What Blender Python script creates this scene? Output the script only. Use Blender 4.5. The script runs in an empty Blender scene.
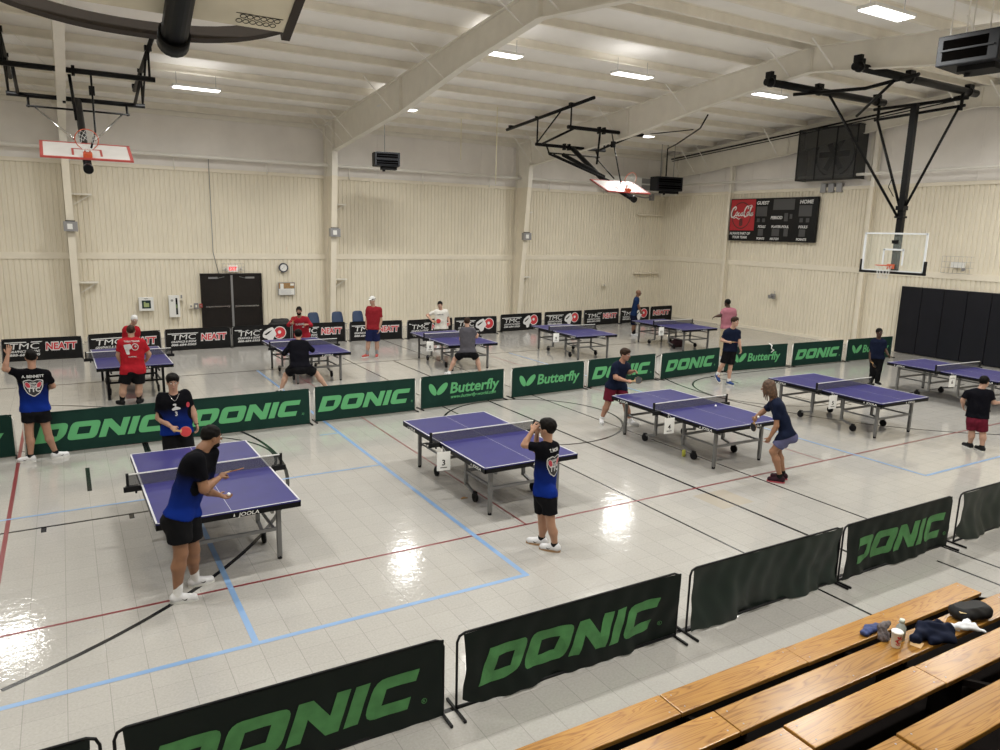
import bpy, bmesh, math, json
import numpy as np
from mathutils import Vector, Matrix, noise as mnoise
from mathutils.bvhtree import BVHTree
R = math.radians
scn = bpy.context.scene
COL = scn.collection
rng = np.random.RandomState(7)

# ------------------------------------------------------------------ materials
MATS = {}
def mat(name, col, rough=.6, metal=0., spec=.5, emit=0., alpha=1., trans=0.):
    if name in MATS: return MATS[name]
    m = bpy.data.materials.new(name); m.use_nodes = True
    b = m.node_tree.nodes['Principled BSDF']
    b.inputs['Base Color'].default_value = (*col, 1); b.inputs['Roughness'].default_value = rough
    b.inputs['Metallic'].default_value = metal; b.inputs['Specular IOR Level'].default_value = spec
    if emit: b.inputs['Emission Color'].default_value = (*col, 1); b.inputs['Emission Strength'].default_value = emit
    if alpha < 1: b.inputs['Alpha'].default_value = alpha
    if trans: b.inputs['Transmission Weight'].default_value = trans
    MATS[name] = m
    return m
def nd(m, t, **k):
    n = m.node_tree.nodes.new(t)
    for a, v in k.items():
        if a.startswith('i_'):
            n.inputs[int(a[2:]) if a[2:].isdigit() else a[2:].replace('_', ' ')].default_value = v
        else: setattr(n, a, v)
    return n
def lk(m, a, ao, b, bi): m.node_tree.links.new(a.outputs[ao], b.inputs[bi])
def P(m): return m.node_tree.nodes['Principled BSDF']
def noisy(m, scale=8., amt=.12, bump=0., bscale=None, stretch=(1, 1, 1), detail=4.):
    """procedural mottling of the base colour plus an optional bump"""
    c = P(m).inputs['Base Color'].default_value[:3]
    tc = nd(m, 'ShaderNodeTexCoord'); mp = nd(m, 'ShaderNodeMapping'); mp.inputs['Scale'].default_value = stretch
    lk(m, tc, 'Object', mp, 'Vector')
    n = nd(m, 'ShaderNodeTexNoise'); n.inputs['Scale'].default_value = scale; n.inputs['Detail'].default_value = detail
    lk(m, mp, 0, n, 'Vector')
    r = nd(m, 'ShaderNodeValToRGB'); r.color_ramp.elements[0].position = .3; r.color_ramp.elements[1].position = .7
    r.color_ramp.elements[0].color = (*[max(0, x * (1 - amt)) for x in c], 1)
    r.color_ramp.elements[1].color = (*[min(1, x * (1 + amt)) for x in c], 1)
    lk(m, n, 'Fac', r, 0); lk(m, r, 0, P(m), 'Base Color')
    if bump:
        n2 = nd(m, 'ShaderNodeTexNoise'); n2.inputs['Scale'].default_value = bscale or scale * 3; n2.inputs['Detail'].default_value = 3
        lk(m, mp, 0, n2, 'Vector')
        b = nd(m, 'ShaderNodeBump'); b.inputs['Strength'].default_value = bump; b.inputs['Distance'].default_value = .02
        lk(m, n2, 'Fac', b, 'Height'); lk(m, b, 0, P(m), 'Normal')
    return m

# ------------------------------------------------------------------ objects
def tag(o, label=None, cat=None, group=None, kind=None):
    if label: o['label'] = label
    if cat: o['category'] = cat
    if group: o['group'] = group
    if kind: o['kind'] = kind
    return o
def empty(name, loc=(0, 0, 0), rz=0., label=None, cat=None, group=None, kind=None):
    o = bpy.data.objects.new(name, None); o.empty_display_size = .1
    o.location = loc; o.rotation_euler = (0, 0, rz); COL.objects.link(o)
    return tag(o, label, cat, group, kind)
def copy_tree(o, parent=None):
    c = o.copy(); COL.objects.link(c)
    if parent: c.parent = parent
    for ch in [x for x in COL.objects if x.parent == o]: copy_tree(ch, c)
    return c

class MB:
    """collects geometry for ONE mesh object"""
    def __init__(s): s.v = []; s.f = []; s.mi = []; s.sm = []
    def raw(s, v, f, mi=0, smooth=False):
        n = len(s.v); s.v += [tuple(map(float, a)) for a in v]
        for q in f: s.f.append([n + i for i in q]); s.mi.append(mi); s.sm.append(smooth)
        return s
    def box(s, c, d, rz=0., mi=0, M=None):
        x, y, z = [a / 2 for a in d]; vs = []
        for i in (-x, x):
            for j in (-y, y):
                for k in (-z, z):
                    q = Vector((i, j, k))
                    if rz: q = Matrix.Rotation(rz, 3, 'Z') @ q
                    if M is not None: q = M @ q
                    vs.append(q + Vector(c))
        return s.raw(vs, [(0, 1, 3, 2), (4, 6, 7, 5), (0, 4, 5, 1), (2, 3, 7, 6), (0, 2, 6, 4), (1, 5, 7, 3)], mi)
    def bar(s, a, b, w, h=None, mi=0, up=(0, 0, 1)):
        """rectangular bar from a to b"""
        a = Vector(a); b = Vector(b); h = h or w; t = (b - a).normalized(); u = Vector(up)
        if abs(t.dot(u)) > .98: u = Vector((0, 1, 0))
        x = t.cross(u).normalized(); y = x.cross(t).normalized()
        vs = [p + x * (i * w / 2) + y * (j * h / 2) for p in (a, b) for i, j in ((-1, -1), (1, -1), (1, 1), (-1, 1))]
        return s.raw(vs, [(3, 2, 1, 0), (4, 5, 6, 7), (0, 1, 5, 4), (1, 2, 6, 5), (2, 3, 7, 6), (3, 0, 4, 7)], mi)
    def tube(s, pts, r, n=8, mi=0, cap=True, closed=False):
        pts = [Vector(p) for p in pts]; rs = r if isinstance(r, (list, tuple)) else [r] * len(pts)
        vs = []; N = len(pts); pu = None
        for i, p in enumerate(pts):
            if closed: t = (pts[(i + 1) % N] - pts[i - 1])
            else: t = pts[min(i + 1, N - 1)] - pts[max(i - 1, 0)]
            t.normalize()
            u = pu - t * pu.dot(t) if pu is not None else (Vector((0, 0, 1)).cross(t) if abs(t.z) < .95 else Vector((1, 0, 0)).cross(t))
            if u.length < 1e-6: u = t.orthogonal()
            u.normalize(); w = t.cross(u); pu = u
            for k in range(n):
                a = 2 * math.pi * k / n; vs.append(p + (u * math.cos(a) + w * math.sin(a)) * rs[i])
        f = []
        for i in range(N if closed else N - 1):
            j = (i + 1) % N
            for k in range(n): f.append((i * n + k, i * n + (k + 1) % n, j * n + (k + 1) % n, j * n + k))
        s.raw(vs, f, mi, True)
        if cap and not closed:
            s.raw(vs[:n], [tuple(range(n))[::-1]], mi); s.raw(vs[-n:], [tuple(range(n))], mi)
        return s
    def cyl(s, c, r, h, ax='z', n=20, mi=0, r2=None):
        d = {'x': Vector((h / 2, 0, 0)), 'y': Vector((0, h / 2, 0)), 'z': Vector((0, 0, h / 2))}[ax] if isinstance(ax, str) else Vector(ax).normalized() * h / 2
        c = Vector(c); return s.tube([c - d, c + d], [r, r if r2 is None else r2], n, mi)
    def prism(s, poly, ax, a, b, mi=0):
        """2-D polygon extruded along axis ax (0,1,2) from a to b"""
        def mk(p, t):
            q = list(p); q.insert(ax, t); return q
        n = len(poly); vs = [mk(p, a) for p in poly] + [mk(p, b) for p in poly]
        return s.raw(vs, [tuple(range(n))[::-1], tuple(range(n, 2 * n))] + [(i, (i + 1) % n, n + (i + 1) % n, n + i) for i in range(n)], mi)
    def sphere(s, c, r, n=12, mi=0, sc=(1, 1, 1), M=None):
        vs = []; f = []; m = n // 2
        for i in range(m + 1):
            th = math.pi * i / m
            for k in range(n):
                a = 2 * math.pi * k / n
                q = Vector((math.sin(th) * math.cos(a) * r * sc[0], math.sin(th) * math.sin(a) * r * sc[1], math.cos(th) * r * sc[2]))
                if M is not None: q = M @ q
                vs.append(q + Vector(c))
        for i in range(m):
            for k in range(n): f.append((i * n + k, (i + 1) * n + k, (i + 1) * n + (k + 1) % n, i * n + (k + 1) % n))
        return s.raw(vs, f, mi, True)
    def add(s, vf, T=None, mi=0):
        v, f = vf
        return s.raw([T(*p) for p in v] if T else v, f, mi)
    def build(s, name, mats, parent=None, loc=(0, 0, 0), rz=0., bevel=0., fix=True):
        me = bpy.data.meshes.new(name); me.from_pydata(s.v, [], s.f)
        if not isinstance(mats, (list, tuple)): mats = [mats]
        for m in mats: me.materials.append(m)
        me.polygons.foreach_set('material_index', s.mi); me.polygons.foreach_set('use_smooth', s.sm)
        me.validate(); me.update()
        if fix:
            bm = bmesh.new(); bm.from_mesh(me)
            bmesh.ops.remove_doubles(bm, verts=bm.verts, dist=1e-5)
            bmesh.ops.recalc_face_normals(bm, faces=bm.faces); bm.to_mesh(me); bm.free()
        o = bpy.data.objects.new(name, me); COL.objects.link(o)
        o.location = loc; o.rotation_euler = (0, 0, rz)
        if parent: o.parent = parent
        if bevel:
            b = o.modifiers.new('b', 'BEVEL'); b.width = bevel; b.segments = 2; b.limit_method = 'ANGLE'; b.angle_limit = R(40)
        return o

# ------------------------------------------------------------------ lettering
_TC = {}
def from_curve(cu):
    o = bpy.data.objects.new('t', cu); COL.objects.link(o)
    dg = bpy.context.evaluated_depsgraph_get(); me = bpy.data.meshes.new_from_object(o.evaluated_get(dg))
    v = [tuple(a.co) for a in me.vertices]; f = [tuple(p.vertices) for p in me.polygons]
    bpy.data.objects.remove(o); bpy.data.curves.remove(cu); bpy.data.meshes.remove(me)
    return v, f
def text(body, bold=.0, shear=0., w=1., spacing=1., fit=None):
    """text outlines as (verts, faces), x from 0, cap height 1; fit = wanted length"""
    k = (body, bold, shear, w, spacing, fit)
    if k in _TC: return _TC[k]
    cu = bpy.data.curves.new('t', 'FONT'); cu.body = body; cu.size = 1.37; cu.offset = bold; cu.resolution_u = 3
    cu.space_character = spacing
    v, f = from_curve(cu)
    x0 = min(a[0] for a in v); x1 = max(a[0] for a in v)
    if fit: w = fit / (x1 - x0)
    v = [((a[0] - x0) * w + shear * a[1], a[1], 0.) for a in v]
    _TC[k] = (v, f); return v, f
def shapes(polys):
    """closed outlines with holes -> filled (verts, faces)"""
    cu = bpy.data.curves.new('s', 'CURVE'); cu.dimensions = '2D'; cu.fill_mode = 'BOTH'
    for pl in polys:
        sp = cu.splines.new('POLY'); sp.points.add(len(pl) - 1); sp.use_cyclic_u = True
        for q, (x, y) in zip(sp.points, pl): q.co = (x, y, 0, 1)
    v, f = from_curve(cu)
    return [(a[0], a[1], 0.) for a in v], f
def rnd(pl, rad, seg=4):
    """round the corners of a polygon; rad per corner"""
    out = []; n = len(pl)
    for i, p in enumerate(pl):
        r_ = rad[i] if isinstance(rad, (list, tuple)) else rad
        if r_ <= 0: out.append(p); continue
        p = Vector(p); a = Vector(pl[i - 1]); b = Vector(pl[(i + 1) % n])
        u = (a - p); v = (b - p); d = min(r_, u.length * .49, v.length * .49); u.normalize(); v.normalize()
        for k in range(seg + 1):
            t = k / seg; out.append(tuple((p + u * d) * (1 - t) ** 2 + p * 2 * t * (1 - t) + (p + v * d) * t * t))
    return out
def refine(vf, maxlen):
    v, f = vf; bm = bmesh.new(); vs = [bm.verts.new(a) for a in v]
    for q in f:
        try: bm.faces.new([vs[i] for i in q])
        except ValueError: pass
    bmesh.ops.triangulate(bm, faces=bm.faces)
    for _ in range(5):
        e = [x for x in bm.edges if x.calc_length() > maxlen]
        if not e: break
        bmesh.ops.subdivide_edges(bm, edges=e, cuts=1); bmesh.ops.triangulate(bm, faces=[x for x in bm.faces if len(x.verts) > 3])
    bm.verts.index_update()
    out = [tuple(x.co) for x in bm.verts], [tuple(y.index for y in x.verts) for x in bm.faces]
    bm.free(); return out
def ell(cx, cy, rx, ry, n=24, rot=0.):
    c, s = math.cos(rot), math.sin(rot)
    return [(cx + rx * math.cos(t) * c - ry * math.sin(t) * s, cy + rx * math.cos(t) * s + ry * math.sin(t) * c) for t in [2 * math.pi * k / n for k in range(n)]]

# ------------------------------------------------------------------ implicit surfaces (for people and cloth)
class Field:
    def __init__(s, lo, hi, h):
        s.lo = np.array(lo, float); s.h = h; s.n = np.maximum(4, np.ceil((np.array(hi) - s.lo) / h).astype(int) + 1)
        s.F = np.full(s.n, 1., np.float32)
        s.ax = [s.lo[i] + h * np.arange(s.n[i]) for i in range(3)]
    def sub(s, lo, hi):
        a = np.clip(np.floor((np.array(lo) - s.lo) / s.h).astype(int), 0, s.n); b = np.clip(np.ceil((np.array(hi) - s.lo) / s.h).astype(int) + 1, 0, s.n)
        sl = tuple(slice(a[i], b[i]) for i in range(3))
        X, Y, Z = np.meshgrid(*[s.ax[i][sl[i]] for i in range(3)], indexing='ij', sparse=True)
        return sl, X, Y, Z
    def put(s, sl, d, k, mode='u'):
        G = s.F[sl]
        if G.size == 0: return
        if mode == 'u':
            if k > 0: hh = np.maximum(k - np.abs(G - d), 0) / k; s.F[sl] = np.minimum(G, d) - hh * hh * k * .25
            else: s.F[sl] = np.minimum(G, d)
        else:
            d = -d
            if k > 0: hh = np.maximum(k - np.abs(G - d), 0) / k; s.F[sl] = np.maximum(G, d) + hh * hh * k * .25
            else: s.F[sl] = np.maximum(G, d)
    def cone(s, a, b, ra, rb=None, k=.03, flat=None, cut=None):
        """round cone a->b; flat=(dir,f) squeezes along a direction; cut = fraction past which it is sliced"""
        a = np.array(a, float); b = np.array(b, float); rb = ra if rb is None else rb; m = max(ra, rb) + k + .05
        sl, X, Y, Z = s.sub(np.minimum(a, b) - m, np.maximum(a, b) + m)
        d = b - a; L2 = max(d @ d, 1e-9); px, py, pz = X - a[0], Y - a[1], Z - a[2]
        t = np.clip((px * d[0] + py * d[1] + pz * d[2]) / L2, 0, 1)
        qx, qy, qz = px - t * d[0], py - t * d[1], pz - t * d[2]
        if flat is not None:
            fd, ff = np.array(flat[0]), flat[1]; g = (qx * fd[0] + qy * fd[1] + qz * fd[2]) * (1 / ff - 1)
            qx, qy, qz = qx + g * fd[0], qy + g * fd[1], qz + g * fd[2]
        D = np.sqrt(qx * qx + qy * qy + qz * qz) - (ra + (rb - ra) * t)
        if cut is not None:
            pl = ((px * d[0] + py * d[1] + pz * d[2]) / L2 - cut) * math.sqrt(L2); D = np.maximum(D, pl)
        s.put(sl, D, k)
    def ell(s, c, r, M=None, k=.02, mode='u'):
        c = np.array(c, float); r = np.array(r, float); m = r.max() + k + .04
        sl, X, Y, Z = s.sub(c - m, c + m); x, y, z = X - c[0], Y - c[1], Z - c[2]
        if M is not None: x, y, z = [M[i][0] * x + M[i][1] * y + M[i][2] * z for i in range(3)]
        k0 = np.sqrt((x / r[0]) ** 2 + (y / r[1]) ** 2 + (z / r[2]) ** 2); k1 = np.sqrt((x / r[0] ** 2) ** 2 + (y / r[1] ** 2) ** 2 + (z / r[2] ** 2) ** 2) + 1e-9
        s.put(sl, k0 * (k0 - 1) / k1, k, mode)
    def plane(s, p, n):
        """keep the side n points away from"""
        X, Y, Z = np.meshgrid(*s.ax, indexing='ij', sparse=True)
        s.F = np.maximum(s.F, (X - p[0]) * n[0] + (Y - p[1]) * n[1] + (Z - p[2]) * n[2]).astype(np.float32)
    def wrinkle(s, amp, fr, seed=0.):
        X, Y, Z = np.meshgrid(*s.ax, indexing='ij', sparse=True)
        s.F = s.F + amp * (np.sin(fr * (X * .7 + Z * 1.1) + seed + 2.1 * np.sin(fr * .6 * Y + seed)) * np.sin(fr * (Y * .8 - Z * .5) + 1.7 * seed + 1.8 * np.sin(fr * .5 * X)))
    def mesh(s):
        F = s.F; o = s.lo; h = s.h; S = F < 0
        n = np.array(F.shape) - 1
        cnt = np.zeros(n, np.float32); acc = [np.zeros(n, np.float32) for _ in range(3)]
        for ax in range(3):
            sl0 = [slice(None)] * 3; sl1 = [slice(None)] * 3; sl0[ax] = slice(0, -1); sl1[ax] = slice(1, None)
            A = F[tuple(sl0)]; B = F[tuple(sl1)]; C = (A < 0) != (B < 0)
            t = np.where(C, A / np.where(C, A - B, 1), 0)
            o1, o2 = [i for i in range(3) if i != ax]
            for i in (0, 1):
                for j in (0, 1):
                    q = [slice(None)] * 3; q[o1] = slice(i, i + n[o1]); q[o2] = slice(j, j + n[o2]); q = tuple(q)
                    c = C[q]; cnt += c; acc[ax] += np.where(c, t[q], 0); acc[o1] += c * i; acc[o2] += c * j
        act = cnt > 0; idx = -np.ones(n, int); idx[act] = np.arange(act.sum())
        I = np.argwhere(act); c = cnt[act][:, None]
        V = o + h * (I + np.stack([a[act] for a in acc], 1) / c)
        Fc = []
        for ax in range(3):
            o1, o2 = (ax + 1) % 3, (ax + 2) % 3
            sl0 = [slice(1, -1)] * 3; sl1 = [slice(1, -1)] * 3; sl0[ax] = slice(0, -1); sl1[ax] = slice(1, None)
            A = S[tuple(sl0)]; B = S[tuple(sl1)]
            for flip in (0, 1):
                E = np.argwhere((A & ~B) if not flip else (~A & B))
                if not len(E): continue
                E = E.copy(); E[:, o1] += 1; E[:, o2] += 1
                def g(d1, d2):
                    e = E.copy(); e[:, o1] += d1; e[:, o2] += d2; return idx[e[:, 0], e[:, 1], e[:, 2]]
                q = np.stack([g(-1, -1), g(0, -1), g(0, 0), g(-1, 0)], 1)
                if flip: q = q[:, ::-1]
                Fc.append(q)
        Fc = np.concatenate(Fc) if Fc else np.zeros((0, 4), int)
        Fc = Fc[(Fc >= 0).all(1)]
        return V, Fc
def relax(V, F, it=1):
    for _ in range(it):
        S = np.zeros_like(V); C = np.zeros(len(V))
        for a, b in ((0, 1), (1, 2), (2, 3), (3, 0)):
            np.add.at(S, F[:, a], V[F[:, b]]); np.add.at(S, F[:, b], V[F[:, a]]); np.add.at(C, F[:, a], 1); np.add.at(C, F[:, b], 1)
        V = V * .4 + .6 * S / np.maximum(C, 1)[:, None]
    return V
def np_obj(name, parts, m, parent=None, loc=(0, 0, 0), it=1):
    """parts: list of (V,F) arrays joined in one smooth mesh"""
    Vs = []; Fs = []; n = 0
    for V, F in parts:
        if len(F) == 0: continue
        V = relax(V, F, it); Vs.append(V); Fs.append(F + n); n += len(V)
    V = np.concatenate(Vs); F = np.concatenate(Fs)
    me = bpy.data.meshes.new(name); me.vertices.add(len(V)); me.vertices.foreach_set('co', V.astype(np.float32).ravel())
    me.loops.add(F.size); me.loops.foreach_set('vertex_index', F.ravel().astype(np.int32))
    me.polygons.add(len(F)); me.polygons.foreach_set('loop_start', (np.arange(len(F)) * 4).astype(np.int32))
    me.update(calc_edges=True); me.validate()
    me.polygons.foreach_set('use_smooth', np.ones(len(me.polygons), bool))
    for x in (m if isinstance(m, (list, tuple)) else [m]): me.materials.append(x)
    o = bpy.data.objects.new(name, me); COL.objects.link(o); o.location = loc
    if parent: o.parent = parent
    return o

# ------------------------------------------------------------------ camera (solved from the tables' known size)
CAMH = 3.8486
yaw, pitch, roll = 0.53712739, -0.194084148, 0.0244121352
f_ = Vector((math.sin(yaw) * math.cos(pitch), math.cos(yaw) * math.cos(pitch), math.sin(pitch)))
r_ = Vector((math.cos(yaw), -math.sin(yaw), 0)); u_ = r_.cross(f_)
r2 = r_ * math.cos(roll) + u_ * math.sin(roll); u2 = -r_ * math.sin(roll) + u_ * math.cos(roll)
cam = bpy.data.cameras.new('camera'); cam.sensor_width = 36; cam.lens = 731.186 * 36 / 1000; cam.clip_start = .05; cam.clip_end = 200
co = bpy.data.objects.new('camera', cam); COL.objects.link(co)
M = Matrix((r2, u2, -f_)).transposed().to_4x4(); M.translation = (0, 0, CAMH); co.matrix_world = M
scn.camera = co
XL, XR, YN, YF = -8.3, 25.15, -1.1, 27.2
RIDGE = 13.1
def roof(y): return 8.62 - abs(y - RIDGE) * .083      # underside of the purlins

# ------------------------------------------------------------------ materials of the hall
def floor_mat():
    m = mat('vinyl_tile', (.58, .53, .46), .13, spec=.62)
    tc = nd(m, 'ShaderNodeTexCoord'); sp = nd(m, 'ShaderNodeSeparateXYZ'); lk(m, tc, 'Object', sp, 0)
    T = .3048
    def mth(op, a, b=None, c=None):
        n = nd(m, 'ShaderNodeMath', operation=op)
        for i, x in enumerate((a, b, c)):
            if x is None: continue
            if isinstance(x, (int, float)): n.inputs[i].default_value = x
            else: m.node_tree.links.new(x, n.inputs[i])
        return n.outputs[0]
    X = mth('DIVIDE', mth('ADD', sp.outputs[0], 20.05), T * 1.015); Y = mth('DIVIDE', mth('ADD', sp.outputs[1], 20.1), T * 1.015)
    fx = mth('FRACT', X); fy = mth('FRACT', Y)
    sx = mth('LESS_THAN', mth('ABSOLUTE', mth('SUBTRACT', fx, .5)), .491); sy = mth('LESS_THAN', mth('ABSOLUTE', mth('SUBTRACT', fy, .5)), .4955)
    seam = mth('MULTIPLY', sx, sy)
    cb = nd(m, 'ShaderNodeCombineXYZ'); m.node_tree.links.new(mth('FLOOR', X), cb.inputs[0]); m.node_tree.links.new(mth('FLOOR', Y), cb.inputs[1])
    wn = nd(m, 'ShaderNodeTexWhiteNoise', noise_dimensions='2D'); lk(m, cb, 0, wn, 'Vector')
    big = nd(m, 'ShaderNodeTexNoise'); big.inputs['Scale'].default_value = .6; big.inputs['Detail'].default_value = 4; lk(m, tc, 'Object', big, 'Vector')
    fine = nd(m, 'ShaderNodeTexNoise'); fine.inputs['Scale'].default_value = 45; fine.inputs['Detail'].default_value = 5; lk(m, tc, 'Object', fine, 'Vector')
    vo = nd(m, 'ShaderNodeTexVoronoi'); vo.inputs['Scale'].default_value = 46; lk(m, tc, 'Object', vo, 'Vector')
    speck = mth('GREATER_THAN', vo.outputs['Distance'], .10)
    v = mth('ADD', mth('MULTIPLY', wn.outputs[0], .05), mth('ADD', mth('MULTIPLY', big.outputs[0], .10), mth('MULTIPLY', fine.outputs[0], .34)))
    v = mth('ADD', v, .76)
    v = mth('MULTIPLY', v, mth('ADD', mth('MULTIPLY', seam, .30), .70)); v = mth('MULTIPLY', v, mth('ADD', mth('MULTIPLY', speck, .2), .8))
    mx = nd(m, 'ShaderNodeVectorMath', operation='SCALE'); mx.inputs[0].default_value = (.375, .362, .338)
    m.node_tree.links.new(v, mx.inputs['Scale']); lk(m, mx, 0, P(m), 'Base Color')
    # waxed surface: slightly wavy reflections
    wv = nd(m, 'ShaderNodeTexNoise'); wv.inputs['Scale'].default_value = 5.; wv.inputs['Detail'].default_value = 3; lk(m, tc, 'Object', wv, 'Vector')
    b = nd(m, 'ShaderNodeBump'); b.inputs['Strength'].default_value = .22; b.inputs['Distance'].default_value = .012
    wv2 = nd(m, 'ShaderNodeTexNoise'); wv2.inputs['Scale'].default_value = 17.; wv2.inputs['Detail'].default_value = 2; lk(m, tc, 'Object', wv2, 'Vector')
    hsum = mth('ADD', mth('ADD', wv.outputs[0], mth('MULTIPLY', wv2.outputs[0], .5)), mth('MULTIPLY', seam, .12)); m.node_tree.links.new(hsum, b.inputs['Height']); lk(m, b, 0, P(m), 'Normal')
    rg = nd(m, 'ShaderNodeMapRange'); rg.inputs[3].default_value = .05; rg.inputs[4].default_value = .13; m.node_tree.links.new(big.outputs[0], rg.inputs[0]); lk(m, rg, 0, P(m), 'Roughness')
    return m
M_FLOOR = floor_mat()
M_LBLACK = mat('line_black', (.008, .008, .009), .25); M_LRED = mat('line_red', (.17, .018, .022), .3); M_LBLUE = mat('line_blue', (.18, .30, .50), .35)
M_PATCH = mat('tile_patch', (.36, .325, .27), .2)
M_LINER = noisy(mat('liner_panel', (.77, .71, .585), .5), 1.2, .03)
M_INS = noisy(mat('insulation_facing', (.84, .81, .785), .6), .9, .06, .8, 2.2)
M_ROOFI = noisy(mat('roof_insulation', (.95, .93, .90), .5), .8, .04, .9, 1.3)
M_STEEL = noisy(mat('painted_steel', (.80, .77, .70), .5), 2.5, .04)
M_PURL = noisy(mat('purlin_paint', (.86, .82, .735), .5), 3., .05)
M_BLK = mat('black_paint', (.0035, .0035, .0042), .45, spec=.2); M_DARK = mat('dark_rubber', (.006, .006, .007), .7, spec=.25)
M_WHITE = mat('white_paint', (.8, .8, .78), .5); M_GREY = mat('grey_metal', (.30, .30, .31), .4, .5)
M_TRIM = noisy(mat('trim_paint', (.80, .74, .62), .45), 3, .03)
M_DOOR = noisy(mat('door_brown', (.010, .007, .006), .5, spec=.3), 6, .2)
M_PIPE = mat('pipe_white', (.84, .82, .78), .45)
M_CHROME = mat('chrome', (.75, .75, .76), .2, 1.)

# ------------------------------------------------------------------ floor with painted court lines (one mesh)
fl = MB(); fl.raw([(XL, YN, 0), (XR, YN, 0), (XR, YF, 0), (XL, YF, 0)], [(0, 1, 2, 3)], 0)
LZ = .0012
def fline(x0, y0, x1, y1, w, mi, dz=0.):
    a = Vector((x0, y0)); b = Vector((x1, y1)); t = (b - a).normalized(); n = Vector((-t.y, t.x)) * w / 2
    fl.raw([(*q, LZ + dz) for q in (a - n, b - n, b + n, a + n)], [(0, 1, 2, 3)], mi)
def farc(cx, cy, r, a0, a1, w, mi, dz=0.):
    n = max(12, int(abs(a1 - a0) / 3)); vs = []
    for k in range(n + 1):
        t = R(a0 + (a1 - a0) * k / n)
        for q in (r - w / 2, r + w / 2): vs.append((cx + q * math.cos(t), cy + q * math.sin(t), LZ + dz))
    fl.raw(vs, [(2 * k, 2 * k + 1, 2 * k + 3, 2 * k + 2) for k in range(n)], mi)
YC = 12.38
K, RD, BL = 1, 2, 3
fline(XL + 3.4, YC + 7.62, 21.3, YC + 7.62, .05, K); fline(XL + 3.4, YC - 7.62, 21.3, YC - 7.62, .05, K)
fline(8.2, YC - 7.62, 8.2, YC + 7.62, .05, K); farc(8.2, YC, 1.86, 0, 360, .05, K)
fline(7.0, 3.7, 7.0, 21., .035, K, .0002); fline(9.46, 3.7, 9.46, 24, .035, K, .0002); fline(8.97, 3.2, 8.97, 4.45, .04, K)
for cx, s in ((-3.2, 1), (19.6, -1)):
    a = (-66, 66) if s > 0 else (114, 246)
    farc(cx, YC - .05, 6.09, *a, .055, K)
    fx = cx + s * 4.22; farc(fx, YC, 1.83, -70 if s > 0 else 90, 100 if s > 0 else 270, .045, K, .0003)
    fline(cx - s * 1.6, YC - 1.9, fx, YC - 1.9, .045, K); fline(cx - s * 1.6, YC + 1.9, fx, YC + 1.9, .045, K)
    fline(fx, YC - 1.9, fx, YC - .9, .045, K); fline(fx, YC + .9, fx, YC + 1.9, .045, K)
    for q in (.5, 1.5, 2.4): fline(fx - s * q, YC - 2.08, fx - s * q, YC - 1.9, .06, K)
fline(.07, 11.69, .07, 12.87, .06, K); fline(.97, 13.1, .98, 14.0, .06, K)
fline(XL + 2, 7.73, 20.5, 7.73, .035, RD, .0004)
for x in (-.88, 5.07, 11.32): fline(x, 7.73, x, 20., .026 if x > 0 else .05, RD, .0004)
LZB = .0006
for (x0, y0, x1, y1, w) in ((-6, 6.49, 4.31, 6.49, .06), (4.28, 6.46, 4.28, 20.0, .065), (-6, 10.97, 4.28, 10.97, .045), (1.28, 6.46, 1.28, 10.97, .06),
                            (3.9, 13.12, 4.3, 13.12, .045), (12.17, 6.41, 19.5, 6.41, .05), (12.17, 6.41, 12.17, 19.9, .05)):
    LZB += .00012; fline(x0, y0, x1, y1, w, BL, LZB)
fl.raw([(7.9, 6.9, LZ / 2), (8.55, 6.9, LZ / 2), (8.55, 7.5, LZ / 2), (7.9, 7.5, LZ / 2)], [(0, 1, 2, 3)], 4)
o = fl.build('floor', [M_FLOOR, M_LBLACK, M_LRED, M_LBLUE, M_PATCH], fix=False); tag(o, kind='structure')

# ------------------------------------------------------------------ walls
def wall_strip(mb, along, c, a0, a1, z0, z1, face, pitch=.152, dep=.026, mi=0):
    """ribbed liner panel. along 0: runs in X at y=c, 1: runs in Y at x=c; face = +-1 side the ribs stand out to"""
    pts = []; x = a0
    while x < a1:
        for q, d in ((0, 0), (.092, 0), (.104, -dep), (.140, -dep)):
            if x + q <= a1: pts.append((x + q, d))
        x += pitch
    pts.append((a1, 0)); vs = []
    for p, d in pts:
        for z in (z0, z1): vs.append((p, c + face * d, z) if along == 0 else (c + face * d, p, z))
    mb.raw(vs, [(2 * i, 2 * i + 2, 2 * i + 3, 2 * i + 1) for i in range(len(pts) - 1)], mi)
ZR0, ZR1, ZL = 2.66, 2.86, 5.62
def long_wall(name, c, face):
    w = MB()
    wall_strip(w, 0, c, XL, XR, 0, ZR0, face); wall_strip(w, 0, c, XL, XR, ZR1, ZL, face)
    yb = c - face * .05
    w.raw([(XL, yb, ZL - .02), (XR, yb, ZL - .02), (XR, yb, 7.9), (XL, yb, 7.9)], [(0, 1, 2, 3)], 1)
    w.box(((XL + XR) / 2, c + face * .005, (ZR0 + ZR1) / 2), (XR - XL, .05, ZR1 - ZR0), mi=2)
    w.box(((XL + XR) / 2, c + face * .01, ZL + .02), (XR - XL, .07, .12), mi=2)
    w.box(((XL + XR) / 2, c + face * .01, .06), (XR - XL, .05, .12), mi=2)
    x = XL + .9
    while x < XR:
        w.box((x, yb + face * .006, 6.6), (.05, .012, 1.9), mi=1); x += 1.5
    w.box(((XL + XR) / 2, c - face * .02 + face * .03, 7.38), (XR - XL, .10, .14), mi=3)
    tag(w.build(name, [M_LINER, M_INS, M_TRIM, M_STEEL], fix=False), kind='structure')
long_wall('wall_far', YF, -1); long_wall('wall_near', YN, 1)
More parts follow.
